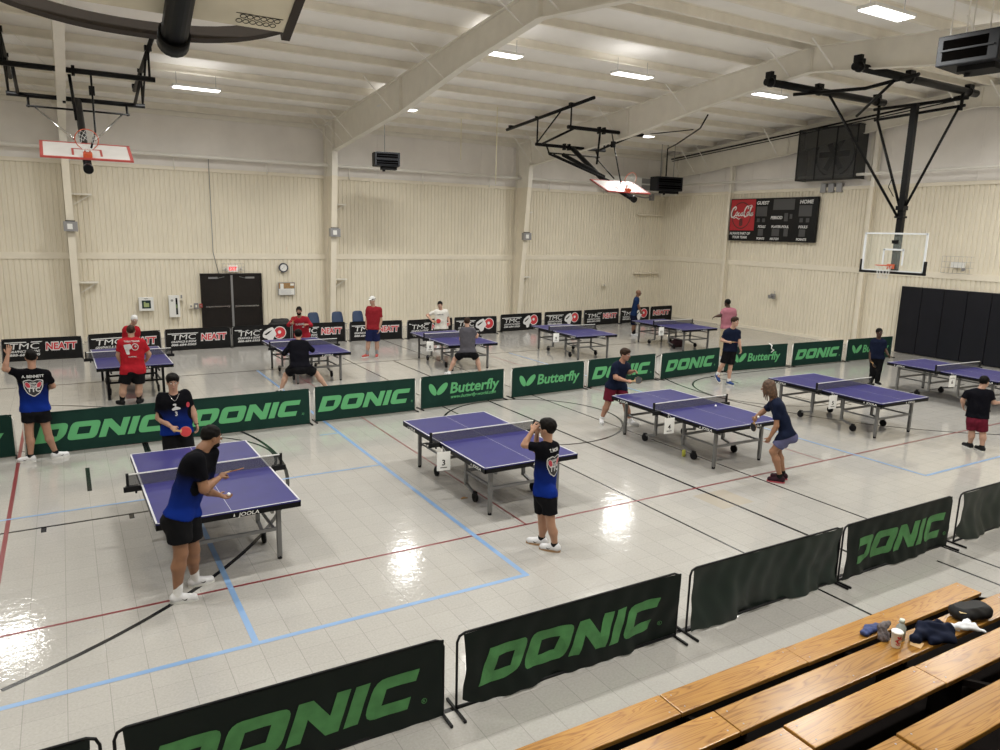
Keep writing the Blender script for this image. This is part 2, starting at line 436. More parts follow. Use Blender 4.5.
def end_wall(name, c, face):
    w = MB()
    wall_strip(w, 1, c, YN, YF, 0, ZR0, face); wall_strip(w, 1, c, YN, YF, ZR1, ZL + .1, face)
    xb = c - face * .05
    w.raw([(xb, YN, ZL), (xb, YF, ZL), (xb, YF, 8.0), (xb, RIDGE, 9.1), (xb, YN, 8.0)], [(0, 1, 2, 3, 4)], 1)
    w.box((c + face * .005, (YN + YF) / 2, (ZR0 + ZR1) / 2), (.05, YF - YN, ZR1 - ZR0), mi=2)
    w.box((c + face * .01, (YN + YF) / 2, ZL + .1), (.07, YF - YN, .12), mi=2)
    w.box((c + face * .01, (YN + YF) / 2, .06), (.05, YF - YN, .12), mi=2)
    y = YN + .6
    while y < YF:
        w.box((xb + face * .006, y, 6.9), (.012, .05, 2.4), mi=1); y += 1.5
    tag(w.build(name, [M_LINER, M_INS, M_TRIM], fix=False), kind='structure')
end_wall('wall_right', XR, -1); end_wall('wall_left', XL, 1)
c = MB(); ZO = .21
for s in (0, 1):
    y1 = YF + .1 if s else YN - .1
    c.raw([(XL - .1, RIDGE, roof(RIDGE) + ZO), (XR + .1, RIDGE, roof(RIDGE) + ZO), (XR + .1, y1, roof(y1) + ZO), (XL - .1, y1, roof(y1) + ZO)], [(0, 1, 2, 3)])
x = XL + .5
tag(c.build('ceiling', M_ROOFI, fix=False), kind='structure')
# purlins (Z sections), one object each
ys = [RIDGE + s * (.32 + 1.52 * k) for s in (1, -1) for k in range(10)]
for y in ys:
    if not YN < y < YF: continue
    m = MB(); s = 1 if y > RIDGE else -1; z = roof(y)
    for q in ((0, 0, .10, .012), (0, .205, .10, .012)): m.box(((XL + XR) / 2, y + s * (.045 if q[1] else -.045), z + q[1] - .0), (XR - XL, .09, .012))
    m.box(((XL + XR) / 2, y, z + .1), (XR - XL, .012, .2)); m.box(((XL + XR) / 2, y - s * .09, z + .012), (XR - XL, .008, .03))
    tag(m.build('roof_purlin', M_PURL, fix=False), kind='structure')
# rigid frames: tapered column + tapered rafter, both slopes
HB = [(26.12, 6.5), (20.1, 7.08), (16.5, 7.64), (13.1, 8.02)]
def half_frame(mb, X, s, fw=.2, end=False):
    fy = lambda y: y if s > 0 else 2 * RIDGE - y
    yz = lambda z: 26.78 - (26.78 - 26.12) * z / 6.5; ZP = 5.66
    mb.prism([(fy(27.15), ZP), (fy(27.15), roof(27.15)), (fy(26.12), roof(26.12)), (fy(26.12), 6.5), (fy(yz(ZP)), ZP)], 0, X - .008, X + .008)
    if not end: mb.prism([(fy(27.15), 0), (fy(27.15), ZP), (fy(yz(ZP)), ZP), (fy(26.78), 0)], 0, X - .008, X + .008, mi=1)
    raf = [(26.12, 6.5)] + HB[1:] + [(13.1, roof(13.1)), (26.12, roof(26.12))]
    mb.prism([(fy(y), z) for y, z in raf], 0, X - .008, X + .008)
    def flange(a, b, t=.022):
        mb.bar((X, fy(a[0]), a[1]), (X, fy(b[0]), b[1]), fw, t, up=(0, 0, 1) if abs(a[1] - b[1]) < abs(a[0] - b[0]) else (0, 1, 0))
    def vflange(a, b, mi=0):
        vs = []
        for (y, z) in (a, b):
            for dx in (-fw / 2, fw / 2):
                for dy in (0, -.022): vs.append((X + dx, fy(y + dy), z))
        mb.raw(vs, [(0, 1, 3, 2), (4, 6, 7, 5), (0, 2, 6, 4), (1, 5, 7, 3), (0, 4, 5, 1), (2, 3, 7, 6)], mi)
    if not end: vflange((26.78, 0), (yz(ZP), ZP), 1); vflange((27.15, 0), (27.15, ZP), 1)
    vflange((yz(ZP), ZP), (26.12, 6.5)); vflange((27.15, ZP), (27.15, 7.4))
    for a, b in zip(HB[:-1], HB[1:]): flange(a, b)
    flange((27.12, roof(27.12) - .01), (13.1, roof(13.1) - .01))
    for y, z in ((26.12, 6.5), (20.1, 7.08), (13.14, 8.02)):      # stiffeners
        mb.box((X, fy(y), (z + roof(y)) / 2), (fw * .9, .012, roof(y) - z))
    mb.box((X, fy(13.12), 8.32), (fw, .03, .62))
for X in (-8.1, .27, 8.55, 16.8, 24.95):
    e = empty('steel_frame', (X, 0, 0), kind='structure')
    for s, nm in ((1, 'far_half'), (-1, 'near_half')):
        m = MB(); half_frame(m, 0, s, .2 if X < 24 else .16, X > 24 or X < 0); m.build('tapered_beam', [M_STEEL, M_TRIM], e)
    m = MB()
    for yb in (26.0, 25.1, 24.2, 20.6, 17.4, 13.7, 12.4, 8.8, 5.4, 2.0):
        ya = 2 * RIDGE - yb if yb < RIDGE else yb; zb = np.interp(ya, [13.1, 16.5, 20.1, 26.12], [8.02, 7.64, 7.08, 6.5]) + .03
        for sx in ((-1,) if X > 24 else (-1, 1) if X > 0 and yb in (26.0, 13.7, 12.4) else (-1,)): m.bar((0, yb, zb), (sx * .95, yb, roof(yb) + .02), .045, .01)
    m.build('fly_brace', M_PIPE, e)
# girt brackets on columns (small triangular ledges) and grey boxes
for X in (.27, 8.55, 16.8):
    m = MB()
    for z in (1.9, 4.65):
        dy = 26.78 - z * .1015
        m.prism([(0, z), (.55, z), (.55, z + .05), (0, z + .05)], 1, 26.9, 27.12); m.bar((.04, 27.0, z - .3), (.5, 27.0, z), .03, .03)
    for v in range(len(m.v)): m.v[v] = (m.v[v][0] + X + .1, m.v[v][1], m.v[v][2])
    tag(m.build('wall_bracket', M_STEEL, fix=False), kind='structure')
m = MB()
for z in (2.03, 4.77): m.box((24.2, 27.08, z), (1.5, .16, .06))
tag(m.build('wall_ledge', M_TRIM), kind='structure')
# end wall posts
for y in (22.9, 16.35, 9.8, 3.3):
    m = MB(); zt = float(np.interp(y if y > 13.1 else 26.2 - y, [13.1, 16.5, 20.1, 26.12], [8.02, 7.64, 7.08, 6.5]))
    for z0, z1, mi in ((0, 5.72, 0), (5.72, zt, 1)):
        for dx in (-.1, .1): m.box((25.0 + dx, y, (z0 + z1) / 2), (.02, .13, z1 - z0), mi=mi)
        m.box((25.0, y, (z0 + z1) / 2), (.2, .012, z1 - z0), mi=mi)
    tag(m.build('wall_post', [M_TRIM, M_STEEL]), kind='structure')
# pipes along the walls
m = MB(); m.tube([(XL, 26.9, 6.04), (24.9, 26.9, 6.06)], .065, 10)

x = XL + 2
while x < 24:
    m.bar((x, 26.9, 6.05), (x, 27.2, 6.05), .03, .03); m.tube([(x + .7, 27.1, 6.05), (x + .7, 27.1, 5.62)], .02, 6); x += 3.
tag(m.build('wall_pipe', M_PIPE), kind='structure')
m = MB(); m.tube([(24.75, 27., 6.12), (24.75, 0, 6.2)], .05, 10)
tag(m.build('wall_pipe', M_PIPE), kind='structure')
# black edge cables under the end rafter, conduit drops
m = MB(); m.tube([(24.72, 26.4, 7.32), (24.72, 20, 7.82), (24.72, 13.4, 8.38)], .035, 8); m.tube([(24.72, 26.4, 7.22), (24.72, 20, 7.72), (24.72, 13.4, 8.28)], .02, 6)
tag(m.build('roof_cable', M_BLK), 'black conduit strapped under the sloping end rafter at the right wall', 'conduit')
m = MB(); m.tube([(4.48, 27.12, 6.0), (4.48, 27.12, 2.9), (4.74, 27.12, 1.6)], .014, 6)
tag(m.build('wall_conduit', M_GREY), 'thin grey conduit running down the far wall left of the double door', 'conduit')

# ------------------------------------------------------------------ lights
M_LED = mat('led_diffuser', (1., .98, .95), .5, emit=4.5)
M_LEDB = mat('fixture_housing', (.75, .75, .74), .4)
fix = empty('ceiling_light', (0, 0, 0))
m = MB(); m.box((0, 0, .05), (1.22, .36, .06)); m.prism([(-.18, .02), (-.11, .075), (.11, .075), (.18, .02)], 0, -.6, .6); m.build('housing', M_LEDB, fix)
m = MB()
for y in (-.12, 0, .12): m.box((0, y, .012), (1.16, .085, .02))
m.build('diffuser', M_LED, fix)
m = MB()
for x in (-.5, .5): m.tube([(x, 0, .08), (x, 0, .40)], .006, 5)
m.build('suspension_wire', M_GREY, fix)
LIGHTS = [(-2., 22.1, 'beyond the left folded backboard'), (3.45, 22.15, 'brightest over the left part of the far wall'), (9.15, 21.85, 'low beside the second steel column, seen under its rafter'), (18.75, 21.8, 'behind the second folded backboard, near the far corner'),
          (-2., 15.8, 'left end of the middle row'), (3.45, 15.8, 'middle row above the double door side'), (9.2, 15.88, 'right of the second rafter, in the middle row'), (13.25, 15.83, 'middle of the roof between the second and third rafter'), (18.3, 15.6, 'left of the pipes of the clear backboard'),
          (-2., 8.6, 'near row, left end'), (3.4, 8.6, 'near row above the front left table'), (8., 8.6, 'near row above the numbered table'), (12.9, 8.58, 'top right, left of the big dark heater'), (18.5, 8.6, 'near row beyond the heater'), (22.8, 8.6, 'near row, right end'),
          (-2., 2.6, 'row over the bleachers, left end'), (3.4, 2.6, 'row over the bleachers, second'), (8., 2.6, 'row over the bleachers, third'), (12.9, 2.6, 'row over the bleachers, fourth'), (18.5, 2.6, 'row over the bleachers, fifth')]
LP = 90.
for i, (x, y, lb) in enumerate(LIGHTS):
    o = fix if i == 0 else copy_tree(fix); z = roof(y) - .47; o.location = (x, y, z)
    tag(o, 'LED strip light, ' + lb, 'ceiling light', 'LED fixtures under the roof')
    ld = bpy.data.lights.new('led', 'AREA'); ld.shape = 'RECTANGLE'; ld.size = 1.15; ld.size_y = .32; ld.energy = LP; ld.color = (1., .992, .945); ld.specular_factor = .0; ld.spread = R(170)
    lo = bpy.data.objects.new('light_source', ld); COL.objects.link(lo); lo.location = (0, 0, -.012); lo.parent = o
    ud = bpy.data.lights.new('led_up', 'AREA'); ud.shape = 'RECTANGLE'; ud.size = 1.15; ud.size_y = .34; ud.energy = 3.2; ud.color = (1., .985, .96)
    uo = bpy.data.objects.new('light_source', ud); COL.objects.link(uo); uo.location = (0, 0, .09); uo.rotation_euler = (math.pi, 0, 0); uo.parent = o
w = bpy.data.worlds.new('world'); scn.world = w; w.use_nodes = True
w.node_tree.nodes['Background'].inputs[0].default_value = (.8, .85, .9, 1); w.node_tree.nodes['Background'].inputs[1].default_value = .05

# ------------------------------------------------------------------ table tennis tables
M_TOP = noisy(mat('table_top_blue', (.023, .021, .128), .45, spec=.28), 5, .06); M_TLINE = mat('table_line', (.50, .50, .52), .5)
M_LEG = mat('table_leg_grey', (.17, .17, .17), .4, .4); M_NETT = mat('net_tape', (.8, .8, .78), .7)
M_LEGD = mat('table_apron', (.003, .003, .0035), .45, spec=.2)
def net_mat():
    m = mat('net_mesh', (.05, .05, .055), .8, alpha=.72)
    return m
M_NET = net_mat()
def make_table(label, loc, rz, logo='JOOLA', dark=False, leg=None):
    t = empty('table_tennis_table', (*loc, 0), rz, label, 'table', 'table tennis tables')
    LM = M_LEGD if dark else M_LEG
    for s in (-1, 1):
        m = MB(); ym = s * .6875
        m.box((0, ym, .751), (1.525, 1.365, .018))
        z = .7603; w = .02
        def L(x0, y0, x1, y1): m.raw([(x0, y0, z), (x1, y0, z), (x1, y1, z), (x0, y1, z)], [(0, 1, 2, 3)], 1)
        L(-.7625, s * .006, -.7425, s * 1.37); L(.7425, s * .006, .7625, s * 1.37); L(-.7625, s * 1.35, .7625, s * 1.37); L(-.0025, s * .006, .0025, s * 1.35)
        m.build('playing_surface', [M_TOP, M_TLINE], t, fix=False)
        a = MB(); y0, y1 = s * .01, s * 1.368
        a.box((0, y1 - s * .012, .712), (1.525, .024, .062)); a.box((0, y0 + s * .03, .715), (1.4, .02, .05))
        for x in (-.7505, .7505): a.box((x, (y0 + y1) / 2, .712), (.024, 1.358, .062))
        a.build('apron', M_LEGD, t)
        # undercarriage
        u = MB()
        for x in (-.48, .48): u.bar((x, s * .2, .60), (x, s * 1.2, .60), .03, .03)
        u.bar((-.553, s * 1.165, .38), (.553, s * 1.165, .38), .03, .04); u.bar((-.5, s * .34, .38), (.5, s * .34, .38), .03, .04)
        for x in (-.5, .5): u.bar((x, s * .34, .38), (x, s * 1.165, .38), .025, .03)
        u.build('undercarriage', LM, t)
        for x in (-.553, .553):
            l = MB(); l.box((x, s * 1.165, .36), (.052, .052, .66)); lg = l.build('leg', LM, t, bevel=.004)
            f = MB(); f.cyl((x, s * 1.165, .02), .028, .04, n=12); f.build('leg_foot', M_DARK, lg)
            l = MB(); xi = x * .9; l.box((xi, s * .36, .44), (.045, .045, .54)); l.bar((xi, s * .36, .19), (xi, s * .62, .12), .035, .035); lg = l.build('leg', LM, t)
            f = MB(); f.cyl((xi, s * .64, .07), .07, .035, 'x', 18); f.box((xi, s * .635, .10), (.05, .055, .11)); f.cyl((xi, s * .64, .07), .02, .05, 'x', 10)
            f.build('caster_wheel', M_DARK, lg)
    # net
    n = MB(); n.raw([(-.9, 0, .765), (.9, 0, .765), (.9, 0, .905), (-.9, 0, .905)], [(0, 1, 2, 3)]); n.build('net', M_NET, t, fix=False)
    n = MB(); n.box((0, 0, .906), (1.8, .008, .014)); n.build('net_tape', M_NETT, t)
    for x in (-1, 1):
        n = MB(); n.box((x * .905, 0, .84), (.03, .03, .16)); n.box((x * .86, 0, .75), (.14, .05, .03)); n.box((x * .865, -.035, .735), (.18, .02, .065)); n.box((x * .80, 0, .725), (.07, .07, .05)); n.cyl((x * .82, 0, .69), .012, .05)
        n.build('net_post', M_DARK, t)
    # maker's name on apron, readable from outside
    tx = text(logo, .012, .15); L = max(v[0] for v in tx[0]); h = .042
    m = MB()
    def put(ox, oy, dx, dy, off=.0135):
        nx, ny = dy, -dx
        m.add(tx, lambda x, y, z: (ox + dx * (x - L / 2) * h * 1.25 + nx * .0008, oy + dy * (x - L / 2) * h * 1.25 + ny * .0008, .690 + y * h))
        tri = [(-.35, 0), (-.75, 0), (-.5, .9)]
        m.raw([(ox + dx * (a - L / 2 - .3) * h * 1.25 + nx * .0008, oy + dy * (a - L / 2 - .3) * h * 1.25 + ny * .0008, .695 + b * h) for a, b in tri], [(0, 1, 2)])
    for q in ((.18, -1.369, 1, 0), (-.18, 1.369, -1, 0), (-.763, -1.15, 0, -1), (-.763, 1.0, 0, -1)):
        m = MB(); put(*q); m.build('maker_name', M_WHITE, t, fix=False)
    return t
TABS = [
 ('front left table with the serving player leaning at its near end', (1.356, 9.364), .016, False),
 ('table with card 3, a boy standing at its near end', (5.355, 9.416), 0, False),
 ('table with card 4, between the long-haired player and the man with a moustache', (9.75, 9.464), -.01, False),
 ('table with card 5, bright blue top, nobody at its near end', (14.171, 9.394), -.024, False),
 ('table with card 6 at the right edge, in front of the black wall pads', (18.92, 9.56), -.055, False),
 ('back left table, seen behind the back of the man in a red T-shirt', (1.174, 18.976), .012, True),
 ('back row table between the red hoodie man and the crouching player', (5.307, 19.031), .03, False),
 ('back row table between the white T-shirt player and the grey T-shirt player', (9.666, 19.024), -.016, False),
 ('back row table with nobody at it, right of the grey T-shirt player', (14.087, 19.114), -.032, False),
 ('back row table nearest the far right corner, man in navy at its left end', (18.463, 19.079), -.022, False)]
TOBJ = [make_table(l, p, a, dark=d) for l, p, a, d in TABS]
# numbered cards hanging from the near-left net posts
M_PAPER = mat('paper_card', (.82, .82, .80), .7)
def card(num, tx, rz, label, top='', dy=-.40):
    c0 = Vector((tx[0], tx[1])) + Matrix.Rotation(rz, 2) @ Vector((-.86, dy))
    m = MB(); m.box((0, 0, -.14), (.20, .004, .28)); m.tube([(-.03, .0, 0), (0, .06, .06), (.03, 0, 0)], .003, 5)
    o = m.build('table_number_card', M_PAPER, loc=(c0.x - .03, c0.y, .74), rz=rz - .15); tag(o, label, 'card', 'numbered cards on the tables')
    k = MB(); t = text(num, .03); W = max(v[0] for v in t[0]); k.add(t, lambda x, y, z: ((x - W / 2) * .085, -.003, -.20 + y * .085))
    if top:
        t2 = text('BUTTERFLY', .03, fit=5.); k.add(t2, lambda x, y, z: ((x - 2.5) * .03, -.003, -.075 + y * .024 - ((x - 2.5) / 2.5) ** 2 * .012))
    else: k.box((0, -.003, -.235), (.10, .001, .012))
    k.build('card_print', M_BLK, o, fix=False)
card('3', *TABS[1][1:3], 'white paper card reading 3 hanging from a table net post')
card('4', *TABS[2][1:3], 'white paper card reading 4 hanging from a table net post')
card('5', *TABS[3][1:3], 'white paper card reading 5 hanging from a table net post')
card('6', *TABS[4][1:3], 'white paper card reading 6 with an arc of print above the number', 'B', -.42)
card('8', *TABS[7][1:3], 'white card on the back row table of the grey T-shirt player')
card('9', *TABS[8][1:3], 'white card on the empty table in the back row')
card('10', *TABS[9][1:3], 'white card on the back row table nearest the corner')

# ------------------------------------------------------------------ barriers
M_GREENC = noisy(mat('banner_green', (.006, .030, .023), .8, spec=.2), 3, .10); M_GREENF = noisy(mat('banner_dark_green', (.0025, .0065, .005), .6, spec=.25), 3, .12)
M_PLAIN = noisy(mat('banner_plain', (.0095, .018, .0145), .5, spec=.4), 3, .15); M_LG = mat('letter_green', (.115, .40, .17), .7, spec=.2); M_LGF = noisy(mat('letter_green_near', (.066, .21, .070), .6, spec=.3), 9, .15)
M_BCLOTH = noisy(mat('banner_black', (.004, .004, .0045), .6, spec=.25), 3, .12)
M_NRED = mat('letter_red', (.52, .03, .04), .6); M_LW = mat('letter_white', (.66, .66, .66), .6)
def donic():
    D = [rnd([(0, 0), (1.05, 0), (1.35, .3), (1.35, 1), (0, 1)], [0, .35, .35, .3, 0]), [(.40, .3), (.95, .3), (.95, .7), (.40, .7)]]
    O = [rnd([(0, 0), (1.45, 0), (1.45, 1), (0, 1)], .28), [(.42, .3), (1.03, .3), (1.03, .7), (.42, .7)]]
    N = [[(0, 0), (.36, 0), (.36, .56), (.98, 0), (1.32, 0), (1.32, 1), (.96, 1), (.96, .46), (.36, 1), (0, 1)]]
    I = [[(0, 0), (.38, 0), (.38, 1), (0, 1)]]
    C = [rnd([(0, 0), (1.22, 0), (1.22, .3), (.40, .3), (.40, .7), (1.22, .7), (1.22, 1), (0, 1)], [.32, 0, 0, 0, 0, 0, 0, .32])]
    out = []; x = 0
    for g, w in ((D, 1.35), (O, 1.45), (N, 1.32), (I, .38), (C, 1.22)):
        out.append([[(a + x + .36 * b, b) for a, b in pl] for pl in g]); x += w + .13
    L = x - .13 + .36
    vs = []
    for g in out:
        v, f = shapes(g); vs.append(refine((v, f), .22))
    rc = shapes([ell(L + .12, .08, .075, .075), ell(L + .12, .08, .06, .06)]); rr = text('R', .02)
    return vs, rc, ([(L + .085 + v[0] * .085, .04 + v[1] * .085, 0) for v in rr[0]], rr[1]), L
DON = donic()
def clothfn(seed, amp, W, H):
    def g(x, z):
        t = z / H
        a = amp * (math.sin(x * 5.3 + seed * 1.7 + 1.3 * math.sin(z * 3 + seed)) * .5 + math.sin(x * 11 + seed * 3 + 2 * z) * .22 + math.sin((x * 3 - z * 7) + seed) * .30 + .16 * math.sin(x * 27 + 2.5 * math.sin(z * 6 + x)) + .12 * math.sin(x * 19 + z * 22 + seed))
        return a * (1 - .75 * t * t) * (1.0 if 0 < t < 1 else .4)
    return g
def barrier(p0, p1, kind, label, group, seed=0., H=.70, amp=.012, near=False, gap=.05, lift=0., gapr=None):
    """a court surround from ground point p0 (left) to p1 (right); reads from the near side"""
    a = Vector(p0); b = Vector(p1); W = (b - a).length; rz = math.atan2(b.y - a.y, b.x - a.x); c = (a + b) / 2
    t = empty('court_barrier', (c.x, c.y, 0), rz, label, 'barrier', group)
    fm = M_BLK if near else (M_PIPE if kind[0] != 't' else M_GREY); rr = .011 if near else .014
    z0 = .035 if near else .02
    f = MB(); k = .07; x = W / 2 - .02
    f.tube([(-x, 0, z0), (-x, 0, H - k), (-x + k * .3, 0, H - k * .3), (-x + k, 0, H), (x - k, 0, H), (x - k * .3, 0, H - k * .3), (x, 0, H - k), (x, 0, z0)], rr, 8)
    g = MB(); g.tube([(-x, 0, z0), (x, 0, z0)], rr * 1.2 if not near else .014, 8)
    if not near: g.tube([(-x + k, 0, H), (x - k, 0, H)], rr * 1.25, 8)
    f.build('frame', fm, t); g.build('rail', M_BLK if near or kind[0] == 't' else M_GREENC, t)
    for s in (-1, 1):
        g = MB(); g.bar((s * x, -.17, .015), (s * x, .17, .015), .02, .02); g.build('foot', M_BLK, t)
    fn = clothfn(seed, amp, W, H); xb = x - (gap if near else .012); xr = xb if gapr is None else x - gapr; nx, nz = (64, 16) if near else (40, 8); m = MB(); vs = []; zb = .022 if near else .012; HT = H - .004 if near else H + .014
    for j in range(nz + 1):
        for i in range(nx + 1):
            u = -xb + (xb + xr) * i / nx; z = zb + (HT - zb) * j / nz
            if lift: z += lift * (1 - j / nz) * (max(0, 1 - i / 6) ** 2 + .5 * max(0, 1 - (nx - i) / 5) ** 2)
            if near: u *= 1 - .012 * math.sin(math.pi * j / nz)
            vs.append((u, -.014 + fn(u, z), z))
    n1 = len(vs); vs += [(p[0], p[1] + .006, p[2]) for p in vs]
    fc = [(j * (nx + 1) + i, j * (nx + 1) + i + 1, (j + 1) * (nx + 1) + i + 1, (j + 1) * (nx + 1) + i) for j in range(nz) for i in range(nx)]
    m.raw(vs, fc + [tuple(n1 + q for q in w_[::-1]) for w_ in fc], 0, True)
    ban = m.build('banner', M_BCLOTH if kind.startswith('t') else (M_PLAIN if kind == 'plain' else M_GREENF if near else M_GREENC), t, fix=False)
    OFF = .0045
    def T(ox, oz, h, w=None, sh=0.):
        w = w or h
        return lambda px, py, pz: (ox + px * w, -.014 + fn(ox + px * w, oz + py * h) - OFF, oz + py * h)
    L = MB(); lm = [M_LGF if near else M_LG]
    if kind in ('donic', 'donic_cut'):
        h = .315 if near else .31; w = (1.95 if near else 2.02) / DON[3]; ox = -.5 * DON[3] * w - .03; oz = .20
        if near: oz = .185
        for gi, g in enumerate(DON[0]):
            v, q = g
            if kind == 'donic_cut' and gi == 0:
                v = [(max(p[0], .62 + p[1] * .0), p[1], p[2]) for p in v]
            L.add((v, q), T(ox, oz, h, w))
        L.add(DON[1], T(ox, oz, h, w)); L.add(DON[2], T(ox, oz, h, w))
    elif kind in ('butterfly', 'butterfly_www'):
        oz = .26 if kind == 'butterfly' else .29
        tx = refine(text('Butterfly', .035, .12, fit=4.2), .25); L.add(tx, T(-.36, oz, .245, .31))
        for s_ in (0, 1):
            q = ell(-.80 if s_ == 0 else -.56, oz + .12, .175 if s_ else .15, .075 if s_ else .07, 24, -1.05 if s_ == 0 else .75)
            L.add(refine(shapes([[(a_, b_) for a_, b_ in q]]), .06), lambda px, py, pz: (px, -.014 + fn(px, py) - OFF, py))
        if kind == 'butterfly_www':
            L.add(refine(text('www.butterfly-world.com', .03, .12, fit=4.2), .3), T(-.36, .17, .075, .29))
    elif kind[0] == 't':
        lm = [M_LW, M_NRED, M_BCLOTH]
        parts = kind.split('+')[1:]
        n = len(parts); cell = 2 * (xb - .06) / n
        for i, pt in enumerate(parts):
            cx = -xb + .06 + cell * (i + .5)
            if pt == 'TMC':
                w = min(.23, cell * .23)
                L.add(refine(text('TMC', .0, .15, fit=3.4), .3), T(cx - w * 1.7, .34, .17, w)); L.add(([(-.2, .0, 0), (3.9, .0, 0), (4.1, .22, 0), (-.3, .22, 0)], [(0, 1, 2, 3)]), T(cx - w * 1.9, .515, .12, w))
                L.add(refine(text('GRAPHICS & SIGNS', .03, .1, fit=3.5), .3), T(cx - w * 1.75, .245, .065, w)); L.add(refine(text('888-684-5505', .03, .1, fit=3.5), .3), T(cx - w * 1.75, .15, .065, w))
            elif pt == 'NEATT':
                w = cell / 5.3
                L.add(refine(text('NEATT', .13, .1, fit=4.6), .3), T(cx - w * 2.3, .29, .21, w)); n0 = len(L.v)
                L.add(refine(text('NEATT', .04, .1, fit=4.45), .3), lambda px, py, pz, cx=cx, w=w: (cx - w * 2.22 + px * w, -.014 + fn(cx - w * 2.22 + px * w, .3 + py * .19) - OFF * 1.7, .3 + py * .19), 1)
            elif pt == 'LOGO':      # red bat disc with a white horse head beside it
                def Q(px, py, pz, o=1.): return (cx + px, -.014 + fn(cx + px, py) - OFF * o, py)
                L.add(refine(shapes([ell(.14, .40, .21, .21)]), .15), lambda *p: Q(*p), 0); L.add(refine(shapes([ell(.14, .40, .185, .185)]), .15), lambda *p: Q(*p, o=1.5), 1)
                L.add(shapes([ell(.13, .42, .055, .055)]), lambda *p: Q(*p, o=2.), 0)
                hd = [(-.42, .30), (-.38, .45), (-.24, .55), (-.08, .60), (-.02, .48), (.04, .34), (-.06, .26), (-.10, .12), (-.22, .10), (-.26, .22), (-.36, .24)]
                L.add(refine(shapes([rnd(hd, .05)]), .15), lambda *p: Q(*p, o=2.2), 0)
                L.add(shapes([rnd([(-.36, .36), (-.2, .46), (-.1, .5), (-.2, .4), (-.3, .33)], .02)]), lambda *p: Q(*p, o=3), 2)
    if L.v: L.build('lettering', lm, t, fix=False)
    return t
BL0 = 'black-framed barriers in front of the bleachers'
def fy(x): return 4.74 - .0105 * x
FR = [(-2.35, -.02, 'donic', 'near dark green barrier at the bottom left corner, only its end showing', .05), (0.02, 2.37, 'donic', 'near dark green DONIC barrier, leftmost one with its lettering in view', .05),
      (2.45, 4.87, 'donic', 'near dark green DONIC barrier with a creased cloth, left of the plain one', .10), (4.97, 7.30, 'plain', 'plain dark green barrier without lettering beside the bleachers', .05),
      (7.31, 9.52, 'donic_cut', 'near dark green DONIC barrier whose D is partly hidden', .10), (9.66, 12.0, 'plain', 'plain dark green barrier cut by the right edge', .15)]
for i, (x0, x1, kd, lb, lf) in enumerate(FR):
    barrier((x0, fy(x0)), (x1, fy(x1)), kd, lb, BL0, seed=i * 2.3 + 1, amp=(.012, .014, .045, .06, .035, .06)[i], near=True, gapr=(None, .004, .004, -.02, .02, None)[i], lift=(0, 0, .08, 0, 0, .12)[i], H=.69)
ML = 'green barriers across the middle of the hall'
JX = [(-3.3, 14.0), (-.86, 14.08), (1.62, 14.12), (4.12, 14.18), (6.45, 14.24), (8.85, 14.42), (11.3, 14.58), (13.82, 14.68), (16.4, 14.74), (18.87, 14.42), (21.3, 14.3), (23.6, 14.1)]
MK = [('butterfly', 'green Butterfly barrier at the left edge, only its last letter showing'), ('donic', 'green DONIC barrier behind the player with a raised hand'), ('donic', 'green DONIC barrier behind the boy holding a red paddle'),
      ('donic', 'green DONIC barrier right of table one, next to the white web address banner'), ('butterfly_www', 'green Butterfly barrier with a web address below the name'), ('butterfly', 'green Butterfly barrier left of the man with a moustache'),
      ('donic', 'green DONIC barrier half hidden by the man with a moustache'), ('donic', 'green DONIC barrier left of the walking boy'), ('butterfly', 'green Butterfly barrier with something white caught on its top edge'),
      ('donic', 'green DONIC barrier between two Butterfly ones near the right wall'), ('butterfly', 'green Butterfly barrier behind the woman in dark trousers')]
MJ = [(-3.15, 14.0), (-.9, 14.04), (-.8, 13.95), (1.58, 13.98), (1.64, 13.98), (4.0, 14.02), (4.08, 14.11), (6.32, 14.13), (6.42, 14.17), (8.65, 14.32), (8.81, 14.3), (11.08, 14.45), (11.2, 14.5), (13.58, 14.6), (13.68, 14.52), (16.15, 14.72), (16.24, 14.64), (18.78, 14.46), (18.92, 14.41), (21.3, 14.33), (21.42, 14.3), (23.75, 14.2)]
for i, (kd, lb) in enumerate(MK): barrier(MJ[2 * i], MJ[2 * i + 1], kd, lb, ML, seed=i * 1.9, amp=.006)
KL = 'black sponsor barriers along the far wall'
